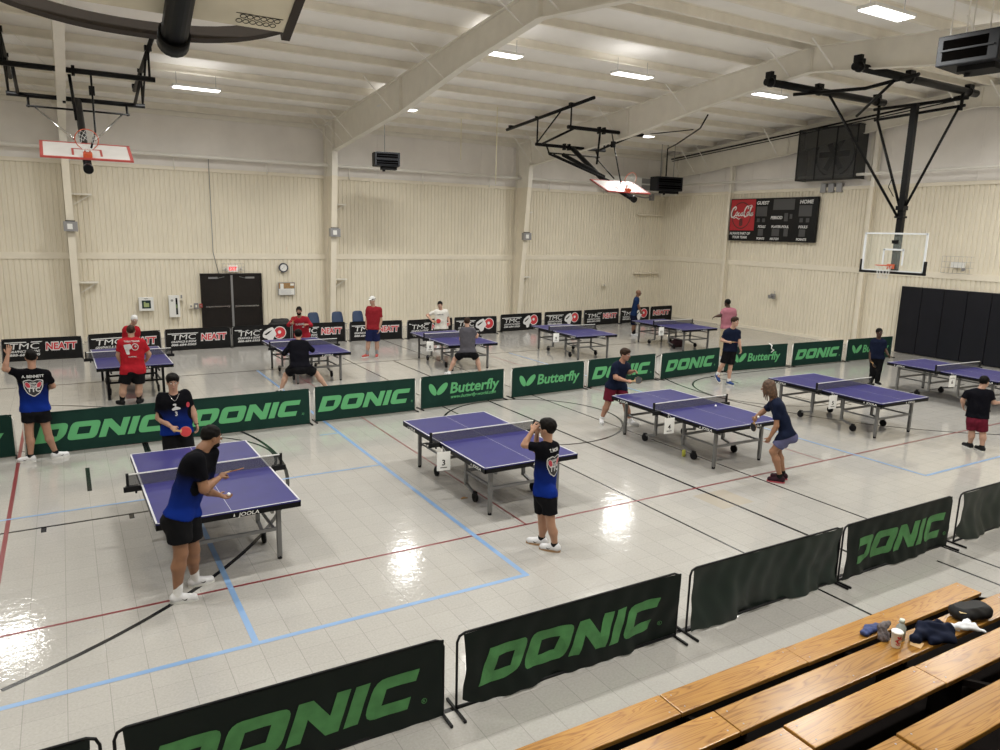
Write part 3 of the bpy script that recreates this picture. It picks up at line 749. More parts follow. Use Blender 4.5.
KK = [((-1.66, 23.83), (0.29, 23.85), 't+TMC+NEATT', 'black TMC NEATT barrier at the far left'), ((0.41, 23.76), (2.37, 24.08), 't+TMC+NEATT', 'black TMC NEATT barrier behind the two men in red'),
      ((2.46, 24.15), (4.42, 24.22), 't+TMC+NEATT', 'black TMC NEATT barrier below the left leaf of the double door'), ((4.44, 24.25), (6.33, 24.25), 't+TMC+LOGO', 'black barrier with horse head logo beside the man in a red hoodie'),
      ((6.35, 24.25), (8.17, 24.15), 't+TMC+NEATT', 'black TMC NEATT barrier below the blue chairs'), ((8.26, 24.07), (10.2, 23.98), 't+TMC+NEATT', 'black TMC NEATT barrier behind the man in a red polo'),
      ((10.3, 23.85), (12.24, 24.08), 't+TMC+NEATT', 'black TMC NEATT barrier behind the white T-shirt player'), ((12.3, 24.1), (14.1, 24.0), 't+TMC+LOGO', 'black barrier with horse head logo right of the grey T-shirt player'),
      ((14.4, 24.29), (16.5, 24.5), 't+TMC+LOGO', 'black barrier with horse head logo, middle of the three alike'), ((16.6, 24.5), (18.6, 24.62), 't+TMC+LOGO', 'black barrier with horse head logo behind the empty table'),
      ((18.68, 24.62), (20.75, 24.8), 't+TMC+NEATT', 'black TMC NEATT barrier left of the man in navy'), ((20.8, 24.8), (22.6, 24.92), 't+TMC+LOGO', 'black barrier with horse head logo behind the man in navy'), ((22.64, 24.92), (24.1, 25.05), 't+NEATT', 'short black NEATT barrier in the far corner')]
for i, (a, b, kd, lb) in enumerate(KK): barrier(a, b, kd, lb, KL, seed=i * 2.7, amp=.02, H=.66 if i else .62)
# white scrap caught on a barrier
m = MB(); m.tube([(17.95, 14.50, .765), (18.0, 14.42, .70), (17.93, 14.38, .62), (18.05, 14.38, .57), (17.96, 14.40, .50)], [.010, .018, .010, .02, .010], 7)
tag(m.build('white_scrap', M_PAPER), 'white crumpled scrap hanging over the top of a Butterfly barrier', 'scrap')

# ------------------------------------------------------------------ bleachers
def wood_mat():
    m = mat('varnished_plank', (.6, .3, .1), .24, spec=.5)
    tc = nd(m, 'ShaderNodeTexCoord'); oi = nd(m, 'ShaderNodeObjectInfo'); mp = nd(m, 'ShaderNodeMapping'); mp.inputs['Scale'].default_value = (1., 13, 13)
    ad = nd(m, 'ShaderNodeVectorMath', operation='ADD'); sc = nd(m, 'ShaderNodeVectorMath', operation='SCALE'); cb = nd(m, 'ShaderNodeCombineXYZ')
    for i in range(3): lk(m, oi, 'Random', cb, i)
    lk(m, cb, 0, sc, 0); sc.inputs['Scale'].default_value = 40; lk(m, tc, 'Object', ad, 0); lk(m, sc, 0, ad, 1); lk(m, ad, 0, mp, 0)
    n = nd(m, 'ShaderNodeTexNoise'); n.inputs['Scale'].default_value = .85; n.inputs['Detail'].default_value = 1.5; n.inputs['Distortion'].default_value = .5; lk(m, mp, 0, n, 0)
    w = nd(m, 'ShaderNodeMath', operation='MULTIPLY'); w.inputs[1].default_value = 13; lk(m, n, 'Fac', w, 0)
    fr = nd(m, 'ShaderNodeMath', operation='FRACT'); lk(m, w, 0, fr, 0)
    r = nd(m, 'ShaderNodeValToRGB'); e = r.color_ramp.elements; e[0].position = 0; e[0].color = (.21, .088, .018, 1); e[1].position = .3; e[1].color = (.36, .185, .042, 1)
    x = e.new(.8); x.color = (.39, .205, .048, 1); x = e.new(1.); x.color = (.27, .125, .026, 1); lk(m, fr, 0, r, 0)
    big = nd(m, 'ShaderNodeTexNoise'); big.inputs['Scale'].default_value = 1.3; lk(m, ad, 0, big, 0)
    mx = nd(m, 'ShaderNodeMix', data_type='RGBA', blend_type='MULTIPLY'); mx.inputs[0].default_value = .6; lk(m, r, 0, mx, 6)
    r3 = nd(m, 'ShaderNodeValToRGB'); r3.color_ramp.elements[0].color = (.68, .60, .5, 1); r3.color_ramp.elements[0].position = .3; r3.color_ramp.elements[1].color = (1.1, 1.08, 1.0, 1); r3.color_ramp.elements[1].position = .7; lk(m, big, 0, r3, 0); lk(m, r3, 0, mx, 7)
    hs = nd(m, 'ShaderNodeMath', operation='MULTIPLY_ADD'); lk(m, oi, 'Random', hs, 0); hs.inputs[1].default_value = .2; hs.inputs[2].default_value = .9
    sv = nd(m, 'ShaderNodeVectorMath', operation='SCALE'); lk(m, mx, 2, sv, 0); lk(m, hs, 0, sv, 'Scale'); lk(m, sv, 0, P(m), 'Base Color')
    return m
M_WOOD = wood_mat(); M_UNDER = mat('bleacher_under_shade', (.004, .0025, .002), .9, spec=.1)  # dark brown taken near black to carry the shade below the planks
bl = empty('bleachers', (6., 1.5, 0), -.0145, 'tiered wooden bleachers with varnished planks and dark gaps', 'bleachers')
SK = -.0145
SC_ = MB(); SC_.cyl((0, 0, 0), .006, .002, n=8); SCREW = SC_.build('screw', M_GREY); COL.objects.unlink(SCREW)
def plank(x0, x1, yc, z, w=.245, screws=True, th=.04):
    yo = yc - 1.5; m = MB(); L = x1 - x0
    m.box((0, 0, 0), (L, w, th)); o = m.build('plank', M_WOOD, bl, loc=((x0 + x1) / 2 - 6., yo, z - th / 2), bevel=.006)
    if screws:
        n = max(1, int(L / 1.2))
        for i in range(n + 1):
            xx = -L / 2 + .07 + (L - .14) * i / n
            for yy in (-w * .3, w * .3): q = SCREW.copy(); COL.objects.link(q); q.location = (xx, yy, th / 2 + .0005); q.parent = o
PL = [(.43, 3.475, [(.2, 3.60), (3.61, 5.0), (5.01, 7.62)]), (.62, 2.955, [(.4, 3.62), (3.63, 7.3), (7.31, 11)]), (.72, 2.535, [(.5, 3.80), (3.81, 5.25), (5.26, 9.5)]), (1.0, 1.925, [(.5, 4.0), (4.01, 8.8)])]
for z, y, segs in PL:
    for k, (x0, x1) in enumerate(segs): plank(x0, x1, y, z - (.012 if k == 0 and z > .7 else 0) - (.006 if k == 2 else 0))
m = MB(); HX = (.3, 9.5)
m.box((-1.1, 2.09 - 1.5, .26), (10.4, 1.84, .03)); m.box((-2.36, 3.29 - 1.5, .26), (7.8, .58, .03)); m.box((-2.36, 3.575 - 1.5, .13), (7.8, .02, .25)); m.box((-1.1, .0, .5), (10.4, .03, 1.3)); m.box((-1.1, 2.45 - 1.5 + .35, .30), (10.4, .02, .2)); m.box((-1.1, 1.68 - 1.5, .60), (10.4, .02, .7))  # near-black deck and riser sheets, added so the plank gaps look black
for x in (-5.6, -4., -2.32, -.5, 1.6, 3.6):
    for z, y, _ in PL: m.box((x, y - 1.5, (z - .04) / 2), (.06, .2, z - .045))
    m.bar((x, 3.5 - 1.5, .30), (x, 1.8 - 1.5, .85), .04, .05)
m.build('understructure_gap_shade', M_UNDER, bl)
def onb(x, y): return (x, y - .0145 * (x - 6.) , 0)
# cup
def cup_at(x, y, z):
    o = MB(); n = 28; prof = [(.031, 0), (.033, .004), (.043, .125), (.046, .128), (.046, .134), (.044, .136), (.040, .142), (.012, .143)]
    vs = [(r__ * math.cos(2 * math.pi * k / n), r__ * math.sin(2 * math.pi * k / n), h) for r__, h in prof for k in range(n)]
    fs = [(i * n + k, i * n + (k + 1) % n, (i + 1) * n + (k + 1) % n, (i + 1) * n + k) for i in range(len(prof) - 1) for k in range(n)]
    o.raw(vs, fs, 0, True); o.raw(vs[:n], [tuple(range(n))[::-1]]); o.raw(vs[-n:], [tuple(range(n))])
    e = o.build('drink_cup', mat('cup_white', (.78, .77, .75), .4), loc=(x, y, z)); tag(e, 'white takeaway drink cup with red printed mark on the second plank', 'cup')
    k = MB()
    def T(px, py, pz):
        r__ = .0335 + .0095 * py / .125; a = -2.05 + px / .036; return ((r__ + .0012) * math.cos(a), (r__ + .0012) * math.sin(a), py)
    for pl in ([ell(-.010, .098, .006, .012, 14, .5)], [ell(.004, .100, .006, .012, 14, -.3)], [ell(.015, .086, .005, .011, 14, -1.1)], [ell(0, .065, .02, .022), ell(.006, .066, .014, .015)], [ell(-.018, .07, .005, .014, 12, -.9)], [ell(.002, .035, .004, .014, 12, .4)], [ell(-.014, .035, .004, .012, 12, .9)]):
        k.add(refine(shapes(pl), .012), T)
    k.build('cup_print', mat('cup_red', (.5, .02, .03), .5), e, fix=False)
cup_at(5.57, 2.98, .621)
def blob(name, prims, m, lo, hi, h, loc, wr=.006, fr=38, seed=0., cutz=0., it=1):
    F = Field(lo, hi, h)
    for q in prims: F.cone(*q[:4], k=q[4] if len(q) > 4 else .03)
    if wr: F.wrinkle(wr, fr, seed)
    F.plane((0, 0, cutz), (0, 0, -1))
    return np_obj(name, [F.mesh()], m, loc=loc, it=it)
M_NAVY = noisy(mat('navy_cloth', (.005, .008, .022), .85, spec=.15), 14, .25)
j = blob('jacket', [((-.22, .02, .03), (-.02, .04, .05), .05, .07), ((-.02, .04, .05), (.18, -.06, .04), .08, .07), ((.02, .09, .05), (.2, .03, .04), .05, .06), ((-.1, -.06, .02), (.12, -.12, .02), .04, .05), ((-.05, .02, .1), (.08, -.01, .08), .03, .05)],
         M_NAVY, (-.4, -.3, -.02), (.4, .3, .25), .006, (5.98, 2.93, .635), .014, 30, .6); j.scale = (.86, .9, .95); j.location = (5.96, 2.92, .622); tag(j, 'crumpled navy jacket heaped on the second plank', 'jacket')
j = blob('pouch', [((-.10, 0, .02), (.12, .0, .02), .035, .028), ((-.02, .03, .03), (.1, .02, .03), .03, .02)], noisy(mat('blue_pouch', (.03, .05, .16), .7), 25, .4), (-.2, -.12, -.02), (.25, .12, .12), .006, (5.93, 3.40, .43), .006, 60, .3)
tag(j, 'small blue and grey pouch lying on the front plank', 'pouch')
b = empty('drink_bottle', (5.71, 3.03, .62), 0, 'grey bottle in a net bag beside the cup', 'bottle')
m = MB(); m.tube([(0, 0, 0), (0, 0, .11), (0, 0, .14), (0, 0, .15)], [.036, .038, .02, .018], 16); m.build('body', mat('bottle_grey', (.35, .38, .36), .25), b)
m = MB(); m.cyl((0, 0, .165), .02, .03); m.build('cap', mat('bottle_cap', (.5, .55, .5), .5), b)
j = blob('net_bag', [((-.05, .02, .03), (-.03, .05, .1), .035, .03), ((-.03, .05, .1), (.05, .04, .12), .03, .02), ((-.05, .02, .02), (.0, .04, .02), .04, .04)], noisy(mat('net_bag_cloth', (.10, .085, .09), .7), 60, .6), (-.15, -.1, -.02), (.15, .15, .2), .006, (5.62, 3.07, .62), .007, 70, 2)
tag(j, 'dark net bag slumped behind the white cup', 'bag')
F = Field((-.25, -.2, -.01), (.25, .2, .16), .006)
F.cone((-.13, .0, .045), (.11, 0, .045), .07, .07, k=.01, flat=((0, 1, 0), 1.5)); F.cone((-.1, 0, .07), (.02, 0, .08), .055, .05, k=.015, flat=((0, 1, 0), 1.5)); F.wrinkle(.003, 40, 1); F.plane((0, 0, 0), (0, 0, -1)); F.plane((0, 0, .105), (0, .1, 1))
bg = np_obj('shoulder_bag', [F.mesh()], noisy(mat('bag_black', (.005, .005, .006), .6, spec=.3), 20, .2), loc=(6.62, 2.94, .635)); bg.rotation_euler = (0, 0, -.25); tag(bg, 'black zipped shoulder bag lying on the second plank near the right edge', 'bag')
m = MB(); m.tube([(-.12, .1, .05), (0, .12, .07), (.12, .1, .04)], .006, 6); m.build('strap', M_DARK, bg)
m = MB(); m.box((-.17, -.06, .085), (.05, .03, .002), rz=-.4); m.build('bag_label', mat('label_tan', (.5, .38, .2), .6), bg)
j = blob('white_towel', [((-.08, .06, .02), (.06, -.04, .025), .025, .035), ((.0, 0, .03), (.08, .02, .03), .03, .03), ((.06, -.04, .02), (.1, -.12, .01), .02, .012)], noisy(mat('towel_white', (.72, .74, .78), .85), 30, .1), (-.2, -.2, -.02), (.2, .15, .12), .006, (6.32, 2.84, .640), .006, 60, 1.)
tag(j, 'small white crumpled towel hanging over the edge of the second plank', 'towel')
m = MB(); m.box((0, 0, .008), (.20, .035, .014), rz=-.95); tag(m.build('white_box', M_PAPER, loc=(6.235, 2.94, .622), bevel=.003), 'narrow white flat case between the jacket and the towel', 'case')
m = MB(); m.raw([(0, 0, .001), (.10, .03, .001), (.05, .11, .03), (-.02, .08, .001)], [(0, 1, 2, 3)]); tag(m.build('napkin', mat('napkin_tan', (.60, .40, .20), .7), loc=(5.72, 2.86, .622)), 'thin tan napkin lying right of the white cup', 'napkin')

# ------------------------------------------------------------------ small things on the floor
m = MB(); m.tube([(0, 0, 0), (0, 0, .11), (0, 0, .125)], [.032, .032, .022], 14); cn = m.build('drink_can', mat('can_yellow', (.42, .42, .06), .35), loc=(9.23, 9.05, .001)); tag(cn, 'yellow-green drink can standing on the floor under table 4', 'can')
m = MB(); m.cyl((0, 0, .127), .022, .004); m.build('can_lid', M_CHROME, cn)
m = MB(); m.tube([(0, 0, .006), (.05, .01, .01), (.11, -.01, .006)], [.004, .02, .006], 6); tag(m.build('dry_leaf', mat('leaf_brown', (.35, .2, .08), .8), loc=(4.72, 8.96, 0)), 'small brown scrap on the floor under table 3', 'scrap')
j = blob('duffel_bag', [((-.16, 0, .12), (.16, 0, .12), .14, .14), ((-.1, 0, .25), (.08, 0, .22), .06, .07)], noisy(mat('bag_maroon', (.045, .015, .02), .8), 10, .3), (-.4, -.25, -.01), (.4, .25, .4), .014, (18.4, 18.75, 0), .008, 22); tag(j, 'dark maroon bag on the floor under the back row table near the corner', 'bag')

# ------------------------------------------------------------------ ball and paddles
def ball(p, label):
    m = MB(); m.sphere((0, 0, 0), .02, 14); tag(m.build('table_tennis_ball', mat('ball_white', (.85, .85, .85), .4), loc=p), label, 'ball')
ball((10.11, 9.21, .80), 'white ball above the far half of table 4')
M_RUB = {'red': mat('rubber_red', (.42, .02, .025), .5), 'black': mat('rubber_black', (.012, .012, .014), .5)}; M_BLADE = mat('blade_wood', (.45, .28, .13), .5)
def paddle(hand, d, n, label, col='red', s=1.):
    """handle at hand, blade away along d, face normal n"""
    d = Vector(d).normalized(); n = Vector(n); n = (n - d * n.dot(d)).normalized(); x = d.cross(n)
    M_ = Matrix((x, d, n)).transposed().to_4x4(); M_.translation = Vector(hand)
    root = empty('table_tennis_paddle', hand, 0, label, 'paddle'); root.matrix_world = M_
    h = MB(); h.prism([(-.012, -.05), (.012, -.05), (.014, .045), (.03, .07), (-.03, .07), (-.014, .045)], 2, -.009, .009); h.build('handle', M_BLADE, root, bevel=.003)
    for k, (z0, z1, mm) in enumerate(((-.002, .002, M_BLADE), (.002, .006, M_RUB[col]), (-.006, -.002, M_RUB['black' if col == 'red' else 'red']))):
        q = MB(); q.prism([(a, b) for a, b in ell(0, .125, .075 - (.003 if k else 0), .078 - (.003 if k else 0), 26)], 2, z0, z1); q.build(('blade', 'front_rubber', 'back_rubber')[k], mm, root)
    return root

# ------------------------------------------------------------------ far wall: door, signs, cabinets
d = empty('door_1', (5.04, 27.12, 0), kind='structure')
m = MB()
for x in (-1.0, 1.0): m.box((x, -.01, 1.07), (.06, .12, 2.14))
m.box((0, -.01, 2.14), (2.06, .12, .06)); m.box((0, -.03, 1.06), (.07, .06, 2.12), mi=1); m.build('door_frame', [M_DOOR, M_GREY], d)
for s in (-1, 1):
    m = MB(); m.box((s * .5, -.02, 1.06), (.93, .05, 2.1)); l = m.build('door_leaf', M_DOOR, d)
    m = MB(); m.box((s * .5, -.07, 1.02), (.80, .03, .05)); m.box((s * .13, -.065, 1.02), (.09, .05, .08)); m.build('push_bar', M_CHROME, l)
    m = MB(); m.box((s * .62, -.07, 2.02), (.30, .05, .06)); m.bar((s * .5, -.08, 2.0), (s * .25, -.12, 2.06), .015, .012); m.build('door_closer', M_GREY, l)
e = empty('exit_sign', (5.1, 27.1, 2.34), 0, 'white exit sign with red letters in a wire cage above the double door', 'exit sign')
m = MB(); m.box((0, -.03, 0), (.34, .05, .22)); bd = m.build('sign_box', mat('sign_face', (.8, .75, .72), .5, emit=.25), e)
t = text('EXIT', .05, fit=3.1); m = MB(); m.add(t, lambda x, y, z: ((x - 1.55) * .085, -.058, -.065 + y * .13)); m.build('lettering', mat('exit_red', (.8, .03, .03), .5, emit=1.2), bd, fix=False)
for s in (-1, 1):
    m = MB(); m.cyl((s * .25, -.06, -.02), .055, .05, 'y', 16); m.cyl((s * .25, -.09, -.02), .04, .015, 'y', 16, mi=1); m.build('emergency_lamp', [M_WHITE, M_CHROME], e)
def wirecage(parent, x0, x1, z0, z1, y, n=5):
    m = MB()
    for i in range(n + 1):
        x = x0 + (x1 - x0) * i / n; m.tube([(x, 0, z0), (x, -y, z0), (x, -y, z1), (x, 0, z1)], .004, 5)
    for i in range(4):
        z = z0 + (z1 - z0) * i / 3; m.tube([(x0, 0, z), (x0, -y, z), (x1, -y, z), (x1, 0, z)], .004, 5)
    m.build('wire_cage', M_GREY, parent)
wirecage(e, -.37, .37, -.17, .17, .16, 7)
e = empty('wall_clock', (6.86, 27.1, 2.36), 0, 'round wall clock with dark rim above the notice board', 'clock')
m = MB(); m.cyl((0, -.02, 0), .17, .05, 'y', 32); m.build('rim', mat('clock_rim', (.03, .035, .06), .5), e)
m = MB(); m.cyl((0, -.048, 0), .125, .006, 'y', 32); f = m.build('dial', M_WHITE, e)
m = MB(); m.bar((0, -.054, 0), (.03, -.054, .07), .01, .004); m.bar((0, -.054, 0), (-.07, -.054, -.05), .007, .004)
for k in range(12): a = k * math.pi / 6; m.box((.105 * math.sin(a), -.053, .105 * math.cos(a)), (.01, .002, .01))
m.build('hands', M_BLK, f)
e = empty('notice_board', (6.95, 27.1, 1.60), 0, 'cork and white notice board on the wall right of the door', 'notice board')
m = MB(); m.box((0, -.02, 0), (.60, .03, .46)); m.build('frame', M_GREY, e)
m = MB(); m.box((0, -.038, .11), (.56, .006, .2)); m.build('cork_panel', noisy(mat('cork', (.36, .22, .10), .9), 60, .3), e)
m = MB(); m.box((0, -.038, -.11), (.56, .006, .22)); m.build('white_panel', M_WHITE, e)
m = MB(); m.box((-.17, -.043, .08), (.12, .002, .22)); m.box((.2, -.043, .15), (.13, .002, .08)); q = m.build('pinned_paper', M_PAPER, e)
m = MB()
for k in range(5): m.box((-.05 + .02 * (k % 2), -.0425, -.04 - k * .035), (.4, .001, .006))
m.build('print', M_GREY, e)
e = empty('defibrillator_cabinet', (2.27, 27.1, 1.18), 0, 'square white wall cabinet with a dark window', 'cabinet')
m = MB(); m.box((0, -.06, 0), (.45, .14, .45)); m.build('body', M_WHITE, e, bevel=.01)
m = MB(); m.box((0, -.133, -.01), (.27, .006, .27)); m.build('window', mat('cabinet_glass', (.03, .05, .05), .15), e)
m = MB(); m.box((0, -.138, -.03), (.16, .006, .13)); m.box((-.05, -.139, .05), (.05, .006, .05)); m.build('device', mat('device_green', (.35, .42, .18), .5), e)
m = MB(); m.add(text('AED', .03), lambda x, y, z: (x * .05 - .07, -.1335, .165 + y * .035)); m.build('lettering', M_GREY, e, fix=False)
e = empty('extinguisher_cabinet', (3.13, 27.1, 1.08), 0, 'tall white fire extinguisher cabinet with a narrow black window', 'cabinet')
m = MB(); m.box((0, -.06, 0), (.34, .14, .74)); m.build('body', M_WHITE, e, bevel=.01)
m = MB(); m.box((.07, -.133, .0), (.06, .006, .56)); m.build('window', M_BLK, e)
m = MB(); m.box((.07, -.138, .0), (.03, .005, .12)); m.build('pull_handle', mat('handle_green', (.2, .3, .1), .5), e)
m = MB(); m.cyl((-.07, -.135, .2), .04, .006, 'y', 16); m.build('emblem', M_GREY, e)
for (x, z, w, h, mm, lb, ct) in ((3.37, 1.40, .14, .26, M_TRIM, 'small beige thermostat box above the extinguisher cabinet', 'thermostat'), (3.66, 1.06, .13, .16, M_TRIM, 'beige light switch plate left of the door', 'switch'), (3.83, 1.06, .14, .2, M_GREY, 'grey switch box left of the door, between two plates', 'switch'),
                               (3.98, 1.07, .10, .14, mat('pull_red', (.35, .05, .04), .5), 'small red fire alarm pull station beside the door frame', 'alarm'), (21.65, 1.5, .26, .12, M_TRIM, 'small beige wall fitting on the far wall near the right corner', 'wall fitting')):
    e = empty('wall_fitting', (x, 27.1, z), 0, lb, ct); m = MB(); m.box((0, -.03, 0), (w, .06, h)); m.build('housing', mm, e, bevel=.006)
    m = MB(); m.box((0, -.065, .0), (w * .35, .012, h * .4)); m.build('cover', M_GREY if mm is not M_GREY else M_TRIM, e)
for i, (x, z) in enumerate(((.27, 3.68), (8.55, 3.66), (16.8, 3.66))):
    e = empty('column_box', (x, 26.78 - z * .1015, z), 0, 'grey electrical box on the ' + ('leftmost', 'second', 'third')[i] + ' steel column of the far wall', 'electrical box', 'boxes on the columns')
    m = MB(); m.box((0, -.10, 0), (.38, .18, .30)); m.build('housing', M_GREY, e, bevel=.01); m = MB(); m.box((-.02, -.195, .0), (.14, .01, .16)); m.build('label_plate', M_WHITE, e)
    m = MB(); m.box((0, -.10, .165), (.26, .10, .03)); m.build('lid_slot', M_BLK, e)
# chairs
M_CH = mat('chair_blue', (.02, .045, .11), .45)
def chair(x, y, rz, label):
    e = empty('stacking_chair', (x, y, 0), rz, label, 'chair', 'blue chairs along the far wall')
    F = Field((-.28, -.30, .40), (.28, .3, .86), .016); s = MB(); n = 10
    def shell(fn, nu, nv):
        vs = [fn(i / nu, j / nv) for j in range(nv + 1) for i in range(nu + 1)]; k = len(vs)
        vs2 = [(a, b + .008, c_ - .008) for a, b, c_ in vs]; fs = [(j * (nu + 1) + i, j * (nu + 1) + i + 1, (j + 1) * (nu + 1) + i + 1, (j + 1) * (nu + 1) + i) for j in range(nv) for i in range(nu)]
        return vs, fs
    def seat(u, v): X = (u - .5) * .44; return (X, -.22 + v * .42, .44 - .03 * math.sin(math.pi * v) + .04 * (2 * u - 1) ** 2)
    def back(u, v): w = .43 * (1 - .18 * v ** 3); X = (u - .5) * w; return (X, .20 + .08 * v - .05 * (1 - (2 * u - 1) ** 2) + .0, .46 + .40 * v - .05 * v * (2 * u - 1) ** 4)
    for fn, nm in ((seat, 'seat'), (back, 'backrest')):
        s = MB(); s.raw(*shell(fn, 12, 10), 0, True); o = s.build(nm, M_CH, e, fix=False); md = o.modifiers.new('s', 'SOLIDIFY'); md.thickness = .012
    for a in (-1, 1):
        for b in (-1, 1):
            s = MB(); s.tube([(a * .19, b * .17, .43), (a * .22, b * .23, .01)], .011, 8); s.build('leg', M_CHROME, e)
for i, (x, lb) in enumerate(((7.52, 'blue stacking chair against the far wall, beside the man in a red hoodie'), (8.40, 'blue stacking chair in front of the second steel column'), (9.17, 'blue stacking chair left of the man in a red polo'))):
    chair(x, 25.5, 0, lb)
e = blob('covered_cart', [((-.26, 0, .17), (.26, 0, .17), .19, .19), ((-.26, 0, .45), (.26, 0, .45), .16, .16), ((-.2, 0, .60), (.2, 0, .61), .12, .11)], noisy(mat('cover_black', (.012, .012, .013), .6), 8, .2), (-.75, -.35, 0), (.75, .35, 1.0), .02, (6.30, 25.5, 0), .012, 16, 1)
tag(e, 'low cart under a black cover standing against the wall right of the door', 'cart')

# ------------------------------------------------------------------ right wall
PX = 25.02
PADS = [(14.86 - .735 * i, 14.86 - .735 * (i + 1) + .012) for i in range(9)]
M_PAD = noisy(mat('wall_pad_black', (.005, .0055, .010), .45, spec=.3), 2, .15)
for i, (y1, y0) in enumerate(PADS):
    m = MB(); m.box((PX, (y0 + y1) / 2, 1.17), (.07, y1 - y0, 2.30)); o = m.build('wall_pad', M_PAD, bevel=.02)
    tag(o, 'tall black padded wall mat, ' + ('leftmost, ending beside the last green barrier', 'second from the left', 'third from the left', 'fourth from the left, behind table 6', 'fifth from the left', 'sixth from the left', 'seventh from the left', 'eighth from the left', 'ninth from the left')[i], 'wall pad', 'black pads on the right wall')
# scoreboard
M_SBB = mat('scoreboard_black', (.005, .005, .006), .5, spec=.3); M_SBR = mat('scoreboard_red', (.42, .02, .03), .5); M_SEG = mat('digit_window', (.065, .065, .068), .5)
e = empty('scoreboard', (24.98, 20.66, 4.57), -math.pi / 2, 'black and red gymnasium scoreboard high on the right wall', 'scoreboard')
W2, H2 = 2.14, .87      # local x: + towards the camera side (right in the photo)
m = MB(); m.box((0, .03, 0), (2 * W2, .12, 2 * H2)); cb = m.build('cabinet', M_SBB, e, bevel=.01)
m = MB(); m.box((-W2 + .68, -.035, .20), (1.30, .008, 1.28)); rp = m.build('advertising_panel', M_SBR, e)
m = MB(); Y_ = -.041
m.add(refine(shapes([ell(-1.52, .18, .52, .56, 40), ell(-1.52, .18, .47, .51, 40)]), .2), lambda x, y, z: (x, Y_, y)); m.build('panel_ring', mat('panel_dark_red', (.10, .02, .02), .5), rp, fix=False)
m = MB(); Y_ = -.046
# flowing script, drawn as thick strokes
def stroke(mb, pts, w, y=Y_):
    pts = [Vector((a, b)) for a, b in pts]; P2 = []
    for i in range(len(pts) - 1):
        p_, q_, r1, r0 = pts[i], pts[i + 1], pts[min(i + 2, len(pts) - 1)], pts[max(i - 1, 0)]
        for k in range(5):
            t = k / 5; P2.append(.5 * ((2 * p_) + (q_ - r0) * t + (2 * r0 - 5 * p_ + 4 * q_ - r1) * t * t + (3 * p_ - r0 - 3 * q_ + r1) * t ** 3))
    P2.append(pts[-1]); vs = []; n = len(P2)
    for i, p_ in enumerate(P2):
        t = (P2[min(i + 1, n - 1)] - P2[max(i - 1, 0)]); t = t.normalized() if t.length > 1e-6 else Vector((1, 0)); ww = w * (.55 + .45 * math.sin(math.pi * min(1, max(0, i / (n - 1)))))
        nn = Vector((-t.y, t.x)); nn = nn * ww
        vs += [(p_.x + nn.x, y, p_.y + nn.y), (p_.x - nn.x, y, p_.y - nn.y)]
    mb.raw(vs, [(2 * i, 2 * i + 1, 2 * i + 3, 2 * i + 2) for i in range(n - 1)])
ox, oz = -2.12, .20
def S(*pts, w=.024): stroke(m, [(ox + .03 + a * .89, oz + b) for a, b in pts], w)
S((.22, .20), (.30, .26), (.26, .34), (.12, .26), (.03, .08), (.06, -.08), (.18, -.08), (.30, .02), w=.034)
S((.10, -.06), (.20, -.13), (.34, -.10), (.50, -.17), (.60, -.12), w=.018)
S((.36, .12), (.30, .04), (.34, -.03), (.42, .03), (.40, .12), (.36, .12)); S((.54, .10), (.47, .06), (.46, -.02), (.53, -.03), (.60, .03)); S((.70, .10), (.62, .06), (.61, -.02), (.68, -.01), (.72, .11), (.71, -.02), (.77, .0))
S((.765, .07), (.86, .10), w=.024)
S((1.0, .24), (1.06, .30), (.98, .36), (.86, .24), (.80, .06), (.84, -.06), (.94, -.05), (1.02, .03), w=.032)
S((1.02, .12), (.97, .04), (1.01, -.03), (1.08, .03), (1.06, .12), (1.02, .12)); S((1.10, .0), (1.16, .16), (1.22, .32), (1.17, .30), (1.13, .10), (1.15, -.02), (1.20, .0)); S((1.30, .10), (1.22, .06), (1.22, -.02), (1.28, -.01), (1.32, .11), (1.31, -.02), (1.36, .02))
S((1.0, .33), (1.2, .40), (1.30, .30), w=.014)
m.build('script_lettering', mat('script_white', (.75, .73, .72), .5), rp, fix=False)
m = MB()
m.prism([(-1.60, .05), (-1.44, .05), (-1.42, -.20), (-1.47, -.26), (-1.57, -.26), (-1.62, -.20)], 1, -.043, -.040)
m.build('bottle_shape', mat('panel_dark_red', (.10, .02, .02), .5), rp, fix=False)
m = MB()
def lab(s, x, z, h, L): m.add(text(s, .055, .12, fit=L / h), lambda px, py, pz: (x + px * h - L / 2, -.0345, z + py * h))
lab('GUEST', -.45, .62, .13, .62); lab('HOME', 1.64, .62, .14, .60); lab('PERIOD', .29, .03, .12, .56); lab('FOULS', -.41, -.32, .10, .38); lab('PLAYER-FOUL', .5, -.32, .10, .84); lab('FOULS', 1.58, -.32, .10, .40)
lab('POINTS', -.43, -.80, .09, .40); lab('MATCH', .27, -.80, .09, .42); lab('POINTS', 1.55, -.80, .09, .46); lab('ALWAYS PART OF', -1.54, -.61, .10, 1.1); lab('YOUR TEAM!', -1.54, -.77, .10, .8)
m.build('lettering', M_LW, e, fix=False)
for (x, z, w, h) in ((-.47, .34, .54, .40), (.6, .60, 1.02, .42), (1.62, .34, .58, .42), (.75, .10, .17, .32), (.98, .13, .12, .18), (-.61, -.02, .14, .15), (-.34, -.02, .14, .15), (1.47, -.02, .15, .16), (1.76, -.02, .15, .16), (-.45, -.51, .26, .28), (.30, -.51, .36, .28), (.80, -.50, .2, .30), (1.56, -.51, .28, .28)):
    q = MB(); q.box((x, -.034, z), (w, .006, h)); q.build('digit_window', M_SEG, e)
